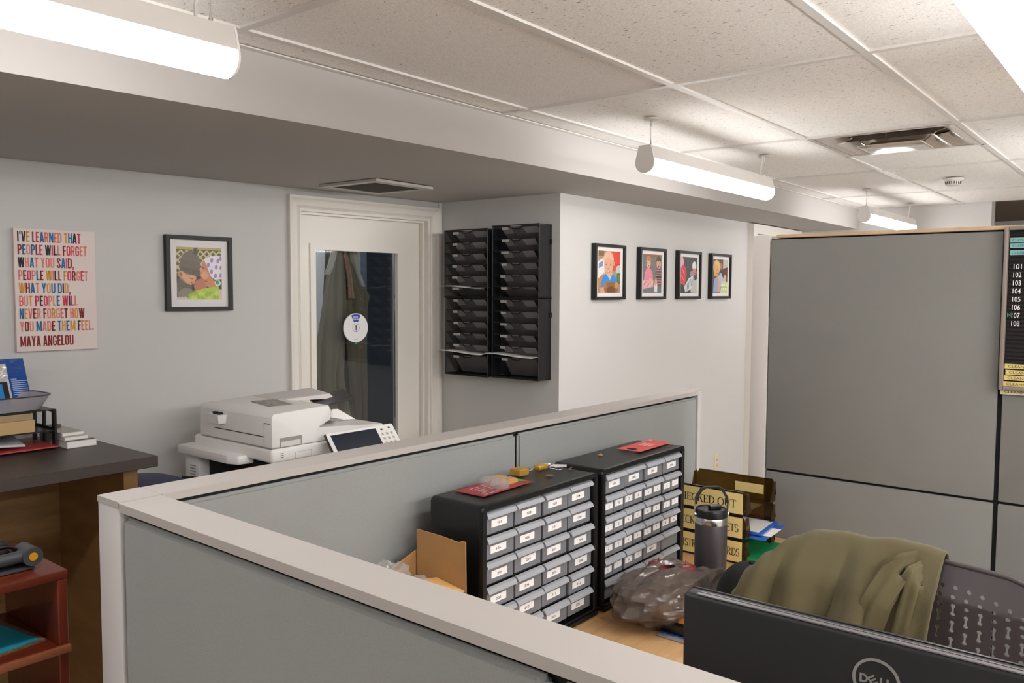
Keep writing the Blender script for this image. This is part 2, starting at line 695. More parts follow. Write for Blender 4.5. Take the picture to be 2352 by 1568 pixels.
for i in range(len(XE) - 1):
    for j in range(len(YE) - 1):
        x0, x1, y1, y0 = XE[i], XE[i + 1], YE[j], YE[j + 1]
        pin = (abs(x0 - 1.27) < 0.02 and abs(y1 - 1.94) < 0.02)
        tm = TILE_B if pin or random.random() < 0.1 else TILE_A
        if abs(x0 - 3.70) < 0.02 and abs(y1 - 1.3315) < 0.03:        # diffuser cell
            VENT_CELL = (x0, x0 + 0.6085, y0, y1)
            tile(x0 + 0.6085, x1, y1, y0, TILE_A, None)
            MB().box(x0 + 0.6085 - 0.012, x0 + 0.6085 + 0.012, y0, y1, 2.345, 2.352).build('grid_tee', GRID, ceil, smooth=0)
            continue
        tile(x0, x1, y1, y0, tm, None)
for y in YS:
    if y > -3:
        MB().box(-3, 7.1, y - 0.012, y + 0.012, 2.345, 2.352).build('grid_runner', GRID, ceil, smooth=0)
for x in XS:
    if -3 < x < 7.1:
        for j in range(len(YE) - 1):
            MB().box(x - 0.012, x + 0.012, YE[j + 1] + 0.0121, YE[j] - 0.0121, 2.3452, 2.352).build('grid_tee', GRID, ceil, smooth=0)
MB().box(-3, 7.1, 2.055, 2.0795, 2.345, 2.349).build('wall_angle', GRID, ceil, smooth=0)

# ---- door_1 in the left wall: casing, jamb, leaf with a pane
door = bpy.data.objects.new('door_1', None)
COL.objects.link(door)
door.location = LW(1.74, 0, 0)
struct(door)


def casing(u0, u1, z1, w, parent, step=0.0):
    """moulded door casing round an opening u0..u1, top z1, each piece a part"""
    prof = [(0, 0), (0, 0.014), (0.006, 0.019), (0.014, 0.012), (w - 0.02, 0.018), (w - 0.012, 0.024), (w, 0.026), (w, 0)]
    n = len(prof)
    ring = [(i, (i + 1) % n, n + (i + 1) % n, n + i) for i in range(n)] + [tuple(range(n)), tuple(range(2 * n - 1, n - 1, -1))]
    MB().raw([LW(u0 - a, d, 0) for a, d in prof] + [LW(u0 - a, d, z1 + a) for a, d in prof], ring).build('casing', TRIM, parent, smooth=0)
    MB().raw([LW(u1 + a, d, 0) for a, d in prof] + [LW(u1 + a, d, z1 + a) for a, d in prof], ring).build('casing', TRIM, parent, smooth=0)
    MB().raw([LW(u0 - a, d, z1 + a) for a, d in prof] + [LW(u1 + a, d, z1 + a) for a, d in prof], ring).build('casing', TRIM, parent, smooth=0)


casing(1.312, 2.172, 2.085, 0.062, door)
# a flat strip from the casing to the niche corner, and the backband above
mb = MB()
lwbox(mb, 2.236, 2.258, 0, 0.012, 0, 2.183)
mb.build('side_strip', TRIM, door, smooth=0)
# jamb with its stops
mb = MB()
for a, b, d0, d1 in ((1.312, 1.326, -0.12, 0.004), (2.158, 2.172, -0.12, 0.004), (1.326, 1.338, -0.058, -0.03), (2.146, 2.158, -0.058, -0.03)):
    lwbox(mb, a, b, d0, d1, 0, 2.085)
lwbox(mb, 1.326, 2.158, -0.12, 0.004, 2.071, 2.085)
lwbox(mb, 1.338, 2.146, -0.058, -0.03, 2.059, 2.071)
mb.build('jamb', TRIM, door, smooth=0)
# leaf: stiles and rails round the pane
L0, L1, LT, LB = 1.328, 2.156, 2.069, 0.01
G0, G1, GT, GB = 1.440, 1.984, 1.884, 0.62
mb = MB()
for a, b, c, d in ((L0, G0, LB, LT), (G1, L1, LB, LT), (G0, G1, GT, LT), (G0, G1, LB, GB)):
    lwbox(mb, a, b, -0.105, -0.062, c, d)
mb.build('door_leaf', TRIM, door, smooth=0)
mb = MB()
for a, b, c, d in ((G0 - 0.028, G0 + 0.004, GB - 0.03, GT + 0.03), (G1 - 0.004, G1 + 0.028, GB - 0.03, GT + 0.03), (G0 + 0.004, G1 - 0.004, GT - 0.004, GT + 0.03), (G0 + 0.004, G1 - 0.004, GB - 0.03, GB + 0.004)):
    lwbox(mb, a, b, -0.0618, -0.052, c, d)
mb.build('glazing_bead', TRIM, door, smooth=0)
lwbox(MB(), G0 + 0.001, G1 - 0.001, -0.088, -0.082, GB, GT).build('pane', GLASS, door, smooth=0)
# room behind the door
mb = MB()
lwbox(mb, 2.74, 4.19, -1.5, -1.42, 0, 2.4)
struct(mb.build('wall_closet_back', mat('closet_slate', '5d6672', 0.85, bump=(160, 0.1, 0.001)), smooth=0))
mb = MB()
lwbox(mb, -0.6, 4.2, -2.62, -2.55, 0, 2.4)
lwbox(mb, 2.4, 4.2, -0.12, -0.04, 0, 2.4)
lwbox(mb, -0.68, -0.6, -2.6, -0.12, 0, 2.4)
lwbox(mb, 4.2, 4.28, -2.6, -0.12, 0, 2.4)
struct(mb.build('wall_closet', mat('closet_white', 'c9c8c4', 0.85), smooth=0))
mb = MB()
lwbox(mb, -0.7, 4.3, -2.65, -0.121, 2.4, 2.44)
struct(mb.build('ceiling_closet', GRID, smooth=0))

# ---- door_2 beyond the picture wall
d2 = bpy.data.objects.new('door_2', None)
COL.objects.link(d2)
d2.location = (6.47, 2.545, 0)
struct(d2)
for a, b, c, d in ((5.965, 6.035, 0, 2.18), (6.9, 6.97, 0, 2.18), (6.035, 6.9, 2.11, 2.18)):
    MB().box(a, b, 2.5, 2.5449, c, d).build('casing', TRIM, d2, smooth=0)
mb = MB()
for a, b, c, d in ((6.037, 6.06, 0.01, 2.105), (6.8, 6.9, 0.01, 2.105), (6.06, 6.8, 1.915, 2.06), (6.06, 6.8, 0.01, 0.45)):
    mb.box(a, b, 2.552, 2.59, c, d)
mb.build('door_leaf', TRIM, d2, smooth=0)
MB().box(6.06, 6.8, 2.57, 2.576, 0.45, 2.105).build('pane', mat('dark_pane', '10151d', 0.08), d2, smooth=0)
mb = MB()
for i, (t, h) in enumerate((('H', 0.07), ('S', 0.06), ('R', 0.06), ('P', 0.05))):
    z = 1.79 - 0.068 * i
    mb.text(t, lambda u, v, z=z: (6.075 + u, 2.568, z + v), h * 0.8, 0, bold=0.02)
mb.build('lettering', LABELW, d2, smooth=0)

# ------------------------------------------------------------------ pendant lamps
def lamp_profile():
    up_ = [(-0.024, 2.236), (-0.028, 2.228), (-0.036, 2.195), (-0.0385, 2.185)]
    low = [(-0.0395, 2.182)] + [(-0.041 * math.cos(a), 2.170 - 0.041 * math.sin(a)) for a in [0, .3, .6, .9, 1.2, 1.57]]
    return up_, low


def make_lamp():
    t = thing('pendant_lamp', '', 'lamp', (0, 0, ZC))
    upl, low = lamp_profile()
    up_full = upl + [(-y, z) for y, z in reversed(upl)]
    MB().prism(up_full, lambda y, z, x: (x, y, z - ZC), 0.006, 1.214).build('housing', mat('lamp_white', 'd6d2ce', 0.45), t, smooth=30, loc=(0, 0, 0))
    lowf = low + [(-y, z) for y, z in reversed(low[:-1])]
    MB().prism(lowf, lambda y, z, x: (x, y, z - ZC), 0.006, 1.214).build('diffuser', DIFFUSER, t, smooth=60, loc=(0, 0, 0))
    full = upl + low + [(-y, z) for y, z in reversed(low[:-1])] + [(-y, z) for y, z in reversed(upl)]
    full = [(y * 1.03, z) for y, z in full]
    for a, b in ((0, 0.0058), (1.2142, 1.22)):
        MB().prism(full, lambda y, z, x: (x, y, z - ZC), a, b).build('end_cap', mat('lamp_end', 'e8e5e2', 0.5), t, smooth=30, loc=(0, 0, 0))
    for x in (0.045, 1.175):
        mb = MB()
        mb.cyl((x, 0, -0.006), (x, 0, 0), 0.03, 0.026, 24)
        mb.build('canopy', mat('lamp_white', 'd6d2ce'), t, loc=(0, 0, 0))
        mb = MB()
        mb.cyl((x, 0, -0.098), (x, 0, -0.006), 0.0011, n=6)
        mb.cyl((x, 0, -0.03), (x, 0, -0.006), 0.0038, n=10)
        mb.cyl((x, 0, -0.098), (x, 0, -0.082), 0.0034, 0.002, n=10)
        mb.cyl((x, 0, -0.109), (x, 0, -0.096), 0.005, n=10)
        mb.build('suspension_cable', STEEL, t, loc=(0, 0, 0))
    MB().tube([(1.15, 0, -0.006), (1.148, 0.002, -0.04), (1.142, 0.004, -0.08), (1.143, 0.004, -0.109)], 0.004, 8).build('power_cord', WHITE, t, loc=(0, 0, 0))
    return t


LAMPS = [(-0.175, 1.64, 'near white pendant lamp tube over the copier counter, cut by the left edge'),
         (2.845, 1.64, 'middle white pendant lamp tube hanging before the row of four pictures'),
         (5.70, 1.64, 'farthest white pendant lamp tube above the tall grey partition'),
         (1.27, 0.277, 'white pendant lamp tube close by, cut by the upper right corner'),
         (4.15, 0.262, 'white pendant lamp tube over the aisle beyond the letter board, added unseen for fill light'),  # this tube and the ones below are added out of view as fill
         (-1.6, 1.64, 'unseen white pendant lamp tube added for fill beyond the left edge of the frame, over the aisle'),
         (-0.2, -1.25, 'white pendant lamp tube right behind the viewer, added unseen for fill light'),
         (-0.2, -2.4, 'white pendant lamp tube along the right wall behind the viewer, added unseen for fill light'),
         (2.7, -2.4, 'white pendant lamp tube along the right wall behind the aisle, added unseen for fill light'),
         (4.3, -2.3, 'white pendant lamp tube at the far end of the right wall, added unseen for fill light'),
         (1.27, -1.25, 'white pendant lamp tube on the right side of the office, added unseen for fill light'),
         (4.15, -1.25, 'white pendant lamp tube in the far right of the office, added unseen for fill light')]
lamp0 = None
for x, y, lb in LAMPS:
    if lamp0 is None:
        lamp0 = make_lamp()
        l = lamp0
    else:
        l = copy_tree(lamp0)
    l.location = (x, y, ZC)
    if y < -1:
        for ch_ in l.children:
            if ch_.name.startswith('diffuser'):
                ch_.data = ch_.data.copy()
                ch_.data.materials[0] = DIFFUSER_FILL
    tag(l, lb, 'lamp', 'white pendant lamp tubes')
# unseen bulbs added to light the room behind the door
GLOBE = emit_mat('closet_fill_bulb', (0.95, 0.96, 1.0), 16.0)
for u, d, lb in ((1.05, -0.8, 'unseen round lamp added to light the room behind the glazed door'), (2.6, -2.0, 'unseen round lamp added behind the slate wall to brighten the room beyond the door')):
    t = thing('closet_fill_lamp', lb, 'lamp', LW(u, d, 2.4))
    MB().lathe([(0, 0), (0.12, 0), (0.12, -0.02), (0.1, -0.02)], (0, 0, 0), 24).build('base', WHITE, t, loc=(0, 0, 0))
    MB().lathe([(0.1, -0.02), (0.1, -0.05), (0.07, -0.075), (0, -0.085)], (0, 0, 0), 24).build('globe', GLOBE, t, loc=(0, 0, 0))

# ------------------------------------------------------------------ ceiling diffuser, smoke detector, soffit vent
x0, x1, y0, y1 = VENT_CELL
cx, cy = (x0 + x1) / 2, (y0 + y1) / 2
t = thing('air_diffuser', 'square polished metal air diffuser set in the ceiling tiles', 'vent', (cx, cy, 2.345))
vm = mat('diffuser_metal', 'c9bdb2', 0.22, 0.8)


def cone_ring(mb, h0, z0, h1, z1, rc=0.0):
    """square ring with a curved flank from half-size h0 at z0 to h1 at z1"""
    N = 6
    loops = []
    for i in range(N + 1):
        s = i / N
        hh = h0 + (h1 - h0) * s
        zz = z0 + (z1 - z0) * (s ** 1.8)
        r = min(0.03 + 0.05 * s, hh * 0.5)
        lp = []
        for sx, sy, a0 in ((1, 1, 0), (-1, 1, PI / 2), (-1, -1, PI), (1, -1, 1.5 * PI)):
            for q in range(5):
                a = a0 + q / 4 * PI / 2
                lp.append((sx * (hh - r) + r * math.cos(a), sy * (hh - r) + r * math.sin(a), zz))
        loops.append(lp)
    n = len(loops[0])
    vs = [p for l in loops for p in l]
    fs = [(i * n + k, i * n + (k + 1) % n, (i + 1) * n + (k + 1) % n, (i + 1) * n + k) for i in range(N) for k in range(n)]
    mb.raw(vs, fs)


mb = MB()
h = (x1 - x0) / 2 - 0.013
for a, b, c, d in ((-h, h, h - 0.022, h), (-h, h, -h, -h + 0.022), (-h, -h + 0.022, -h + 0.022, h - 0.022), (h - 0.022, h, -h + 0.022, h - 0.022)):
    mb.box(a, b, c, d, -0.002, 0.004)
mb.build('frame', vm, t, loc=(0, 0, 0))
for h0, h1, zb, zt, nm in ((h - 0.022, 0.2, -0.001, 0.05, 'outer_cone'), (0.2, 0.13, -0.014, 0.05, 'middle_cone')):
    mb = MB()
    cone_ring(mb, h0, zb, h1, zt)
    mb.build(nm, vm, t, loc=(0, 0, 0), smooth=50)
mb = MB()
cone_ring(mb, 0.135, -0.024, 0.1, -0.008)
mb.box(-0.128, 0.128, -0.128, 0.128, -0.0245, -0.0225, 0.001, 1)
mb.build('inner_plate', vm, t, loc=(0, 0, 0), smooth=50)
mb = MB()
mb.box(-h, h, -h, h, 0.056, 0.06)
mb.build('duct_throat', mat('duct_dark', '54483d', 0.8), t, loc=(0, 0, 0), smooth=0)
mb = MB()
for sx, sy in ((1, 0), (-1, 0), (0, 1), (0, -1)):
    mb.tube([(sx * 0.12, sy * 0.12, -0.008), (sx * 0.17, sy * 0.17, 0.03), (sx * 0.22, sy * 0.22, 0.045)], 0.004, 6)
mb.build('hanger', STEEL, t, loc=(0, 0, 0))

t = thing('smoke_detector', 'round white smoke detector on the ceiling beyond the air diffuser', 'detector', (5.48, 1.076, ZC))
MB().lathe([(0, 0), (0.055, 0), (0.055, -0.008), (0.05, -0.014), (0.03, -0.014)], n=32).build('base', WHITE, t, loc=(0, 0, 0))
MB().lathe([(0.043, -0.0141), (0.038, -0.038), (0.03, -0.043), (0, -0.043)], n=32).build('sensor_head', WHITE, t, loc=(0, 0, 0))
mb = MB()
for k in range(20):
    a = 2 * PI * k / 20
    mb.cyl((0.0425 * math.cos(a), 0.0425 * math.sin(a), -0.019), (0.0395 * math.cos(a), 0.0395 * math.sin(a), -0.034), 0.0022, n=6)
mb.build('sensor_slots', INK, t, loc=(0, 0, 0), kind='stuff')
MB().tube([(-0.03, 0.05, -0.0005), (-0.06, 0.04, -0.006), (-0.075, 0.03, -0.001)], 0.003, 6).build('wire_loop', WHITE, t, loc=(0, 0, 0))

t = thing('soffit_vent', 'flat square metal vent under the soffit above the glazed door', 'vent', (2.755, 3.08, 2.1788), rotz=0.03)
gm = mat('vent_grey', 'b5b0ab', 0.4)
mb = MB()
for a, b, c, d in ((-0.19, 0.19, 0.15, 0.2), (-0.19, 0.19, -0.2, -0.15), (-0.19, -0.15, -0.15, 0.15), (0.15, 0.19, -0.15, 0.15)):
    mb.box(a, b, c, d, -0.012, 0.0)
mb.build('frame', gm, t, loc=(0, 0, 0), smooth=0)
mb = MB()
mb.box(-0.15, 0.15, -0.15, 0.15, -0.002, 0)
mb.build('vent_back', GAP, t, loc=(0, 0, 0), smooth=0)
slat = None
for k in range(14):
    y = -0.14 + k * 0.0215
    if slat is None:
        slat = MB().hexa([(-0.15, -0.008, -0.011), (0.15, -0.008, -0.011), (0.15, -0.006, -0.012), (-0.15, -0.006, -0.012)],
                         [(-0.15, 0.005, -0.003), (0.15, 0.005, -0.003), (0.15, 0.007, -0.004), (-0.15, 0.007, -0.004)]).build('slat', mat('slat_dark', '807a75', 0.5), t, loc=(0, y, 0), smooth=0)
    else:
        s = slat.copy()
        COL.objects.link(s)
        s.location = (0, y, 0)
# ------------------------------------------------------------------ cubicle partitions
def panel_x(parent, x0, x1, y0, y1, z0, z1):
    """upholstered panel as a soft-edged slab"""
    MB().box(x0, x1, y0, y1, z0, z1, 0.008, 3).build('fabric_panel', FABRIC, parent, smooth=50)


YF0, YF1 = 1.527, 1.613          # far low partition
XN0, XN1 = 0.724, 0.808          # near low partition
ZT0, ZT1 = 1.2725, 1.262          # top at x = 0.7 and at x = 3.1


def ztop(x):
    return ZT0 + (ZT1 - ZT0) * (x - 0.7) / 2.4


t = thing('low_partition', 'low grey fabric partition along the far side of the desk, behind the drawer cabinets', 'partition', (1.9, 1.57, 0))
SX = [0.8095, 1.926, 3.115]
for a, b in zip(SX[:-1], SX[1:]):
    z0, z1 = ztop(a), ztop(b)
    # cap rail follows the slightly sloping top
    MB().hexa([(a + .0006, YF0, z0 - .016), (b - .0006, YF0, z1 - .016), (b - .0006, YF1, z1 - .016), (a + .0006, YF1, z0 - .016)],
              [(a + .0006, YF0, z0), (b - .0006, YF0, z1), (b - .0006, YF1, z1), (a + .0006, YF1, z0)]).build('cap_rail', CAPM, t, smooth=0)
    MB().box(a, b, YF0 + 0.022, YF1 - 0.022, 0.02, min(z0, z1) - 0.017).build('frame_core', GAP, t, smooth=0)
    for y0, y1 in ((YF0 + 0.004, YF0 + 0.0219), (YF1 - 0.0219, YF1 - 0.004)):
        mb = MB()
        mb.hexa([(a + .006, y0, .03), (b - .006, y0, .03), (b - .006, y1, .03), (a + .006, y1, .03)],
                [(a + .006, y0, z0 - .026), (b - .006, y0, z1 - .026), (b - .006, y1, z1 - .026), (a + .006, y1, z0 - .026)])
        bmesh.ops.bevel(mb.bm, geom=mb.bm.edges[:], offset=0.007, segments=3, affect='EDGES')
        mb.build('fabric_panel', FABRIC, t, smooth=50)
MB().box(3.1155, 3.145, YF0 + 0.001, YF1 - 0.001, 0, ztop(3.13) - 0.001, 0.002, 1).build('end_post', POSTM, t, smooth=30)
MB().box(3.1, 3.147, YF0 - .0005, YF1 + .0005, ztop(3.13), ztop(3.13) + 0.001).build('end_cap', CAPM, t, smooth=0)

t = thing('low_partition', 'low grey fabric partition running from the corner post towards the viewer', 'partition', (0.77, 0.6, 0))
YN = [1.5255, 0.527, -0.62]
ZNA, ZNB = 1.254, 1.2705          # the near run dips slightly towards the viewer
zn = lambda y: ZNA + (ZNB - ZNA) * (y + 0.62) / 2.1455
ya_, yb_ = YN[-1] + .0006, YN[0] - .0006
MB().hexa([(XN0, ya_, zn(ya_) - .016), (XN1, ya_, zn(ya_) - .016), (XN1, yb_, zn(yb_) - .016), (XN0, yb_, zn(yb_) - .016)],
          [(XN0, ya_, zn(ya_)), (XN1, ya_, zn(ya_)), (XN1, yb_, zn(yb_)), (XN0, yb_, zn(yb_))]).build('cap_rail', CAPM, t, smooth=0)
for a, b in zip(YN[:-1], YN[1:]):
    MB().box(XN0 + 0.022, XN1 - 0.022, b, a, 0.02, zn(b) - 0.017).build('frame_core', GAP, t, smooth=0)
    for x0, x1 in ((XN0 + 0.003, XN0 + 0.0219), (XN1 - 0.0219, XN1 - 0.003)):
        y0, y1 = b + 0.006, a - 0.006
        mb = MB()
        mb.hexa([(x0, y0, .03), (x1, y0, .03), (x1, y1, .03), (x0, y1, .03)], [(x0, y0, zn(y0) - .026), (x1, y0, zn(y0) - .026), (x1, y1, zn(y1) - .026), (x0, y1, zn(y1) - .026)])
        bmesh.ops.bevel(mb.bm, geom=mb.bm.edges[:], offset=0.008, segments=3, affect='EDGES')
        mb.build('fabric_panel', FABRIC, t, smooth=50)
t2 = thing('partition_corner_post', 'square grey corner post joining the two low partitions', 'post', (0.772, 1.572, 0))
MB().box(XN0 + .001, XN1 - .001, YF0 + 0.001, YF1 - .001, 0, ZT0 - 0.012, 0.002, 2).build('post', POSTM, t2, smooth=30)
MB().box(XN0, XN1, YF0 - 0.0005, YF1, ZT0 - 0.0119, ZT0 + .0002).build('post_cap', CAPM, t2, smooth=0)

t = thing('tall_partition', 'tall grey fabric partition with a wood capped top right of the low one', 'partition', (3.1, 0.6, 0))
XT = 3.06
ZTT = 1.872
MB().box(XT, XT + 0.09, 1.2195, 1.284, 0, ZTT + 0.014, 0.003, 2).build('end_post', mat('end_post_white', 'd4cecb', 0.5), t, smooth=30)
MB().box(XT + 0.02, XT + 0.07, -1.2, 1.219, 0.02, ZTT).build('frame_core', GAP, t, smooth=0)
for y0, y1 in ((0.4505, 1.2165), (-1.2, 0.4365)):
    for z0, z1 in ((0.993, ZTT - 0.004), (0.05, 0.984)):
        MB().box(XT + 0.004, XT + 0.0199, y0, y1, z0, z1, 0.004, 2).build('fabric_panel', FABRIC_B, t, smooth=40)
    MB().box(XT + 0.0701, XT + 0.086, y0, y1, 0.05, ZTT - 0.004, 0.004, 2).build('fabric_panel', FABRIC_B, t, smooth=40)
MB().box(XT + 0.002, XT + 0.09, -1.2, 1.195, ZTT + .001, ZTT + 0.014, 0.002, 1).build('cap_rail', CAPW, t, smooth=0)

# ------------------------------------------------------------------ letter board on the second tall panel
t = thing('letter_board', 'black grooved letter board in a taupe frame listing room numbers', 'board', (3.06, -0.2, 1.62))
fr = mat('board_frame', '8d827a', 0.4)
Y0, Y1, B0, B1 = -0.9, 0.4445, 1.3605, 1.881
for a, b, c, d in ((Y1 - 0.012, Y1, B0, B1), (Y0, Y0 + 0.012, B0, B1), (Y0 + 0.012, Y1 - 0.012, B1 - 0.012, B1), (Y0 + 0.012, Y1 - 0.012, B0, B0 + 0.012)):
    MB().box(3.036, 3.0635, a, b, c, d, 0.003, 2).build('frame', fr, t, smooth=40)
felt = mat('board_felt', '1c1819', 0.9)
mb = MB()
mb.box(3.0565, 3.0635, Y0 + 0.012, Y1 - 0.012, B0 + 0.012, B1 - 0.012)
for k in range(37):
    z = B0 + 0.018 + k * 0.0131
    mb.box(3.053, 3.0564, Y0 + 0.0121, Y1 - 0.0121, z, z + 0.0095, 0.002, 1)
tag(mb.build('felt_board', felt, t, smooth=20), kind='stuff')
mb = MB()
for i in range(8):
    z = 1.7465 - 0.0258 * i
    mb.text(str(101 + i), lambda u, v, z=z: (3.0515, 0.4175 - u, z + v), 0.0165, width=0.0215 + 0.001, bold=0.005)
mb.build('numerals', LABELW, t, smooth=0)
MB().text('H', lambda u, v: (3.0515, 0.4295 - u, 1.5945 + v), 0.0135, width=0.009).build('letter_h', mat('letter_green', '3fae7c', 0.6), t, smooth=0)
teal = mat('strip_teal', '7fb3b4', 0.6)
yel = mat('strip_yellow', 'd9c57f', 0.6)
for z, y in ((1.838, 0.4295), (1.8205, 0.4292), (1.7985, 0.4295)):
    MB().box(3.049, 3.0522, y - 0.28, y, z - 0.0075, z + 0.0075).text('CLOSED FOR SERVICE', lambda u, v, z=z, y=y: (3.0486, y - 0.006 - u, z - 0.0035 + v), 0.007, 1, sx=1.3).build('strip', [teal, mat('teal_ink', '2c4a4c', .7)], t, smooth=0)
for z, y in ((1.437, 0.4305), (1.418, 0.4275), (1.4, 0.4315), (1.3805, 0.434)):
    MB().box(3.049, 3.0522, y - 0.3, y, z - 0.0075, z + 0.0075).text('CLEANING', lambda u, v, z=z, y=y: (3.0486, y - 0.010 - u, z - 0.0042 + v), 0.0085, 1, sx=1.25).build('strip', [yel, mat('yellow_ink', '4c4222', .7)], t, smooth=0)
s = MB().box(3.054, 3.0568, 0.09, 0.441, 1.3455, 1.363).text('CLEANING', lambda u, v: (3.0536, 0.4285 - u, 1.3505 + v), 0.0085, 1, sx=1.25).build('paper_strip', [mat('strip_cream', 'ddd6b2', .6), mat('yellow_ink', '4c4222', .7)], None, smooth=0)
tag(s, 'cream CLEANING strip stuck on the panel just below the letter board', 'label strip')

# ------------------------------------------------------------------ desk
t = thing('desk', 'light maple desk top inside the cubicle carrying the drawer cabinets', 'desk', (1.9, 1.1, 0))
MB().box(0.822, 3.055, 0.78, 1.521, 0.709, 0.737, 0.003, 2).build('worktop', DESK, t, smooth=30)
MB().box(0.822, 1.46, -0.6, 0.7795, 0.709, 0.737, 0.003, 2).build('return_top', DESK, t, smooth=30)
for x0, x1, y0, y1 in ((0.86, 0.9, 0.85, 1.45), (2.98, 3.02, 0.85, 1.45), (0.86, 1.4, -0.56, -0.52)):
    MB().box(x0, x1, y0, y1, 0, 0.7085).build('leg_panel', POSTM, t, smooth=0)

# ------------------------------------------------------------------ drawer cabinets
CW, CH, CD = 0.508, 0.415, 0.163
DW, DH = 0.1165, 0.0585          # drawer pitch sizes
drawer_mesh = {}


def drawer_mb(w, h, divider):
    """tray front with a sloping lip handle; local x 0..w, front at y=0 looking to -y, z 0..h"""
    mb = MB()
    mb.box(0.001, w - 0.001, 0.0, 0.0025, 0, h * 0.80, 0.001, 1)          # front wall
    mb.box(0.001, 0.003, 0.0025, 0.12, 0, h * 0.80)                        # sides
    mb.box(w - 0.003, w - 0.001, 0.0025, 0.12, 0, h * 0.80)
    mb.box(0.003, w - 0.003, 0.0025, 0.12, 0, 0.002)
    mb.box(0.003, w - 0.003, 0.09, 0.092, 0.002, h * 0.8)                  # back wall
    if divider:
        mb.box(w / 2 - 0.001, w / 2 + 0.001, 0.0025, 0.09, 0.002, h * 0.75)
        mb.box(w / 2 - 0.003, w / 2 + 0.003, -0.0012, 0.0, 0.002, h * 0.76)
    # lip: curved overhang
    prof = [(0.002, h * 0.78), (-0.004, h * 0.80), (-0.0085, h * 0.775), (-0.0105, h * 0.735), (-0.0122, h * 0.735), (-0.0112, h * 0.81), (-0.0068, h * 0.915), (0.001, h * 0.965), (0.004, h * 0.95)]
    mb.prism(prof, lambda y, z, x: (x, y, z), 0.0005, w - 0.0005, 1)
    return mb


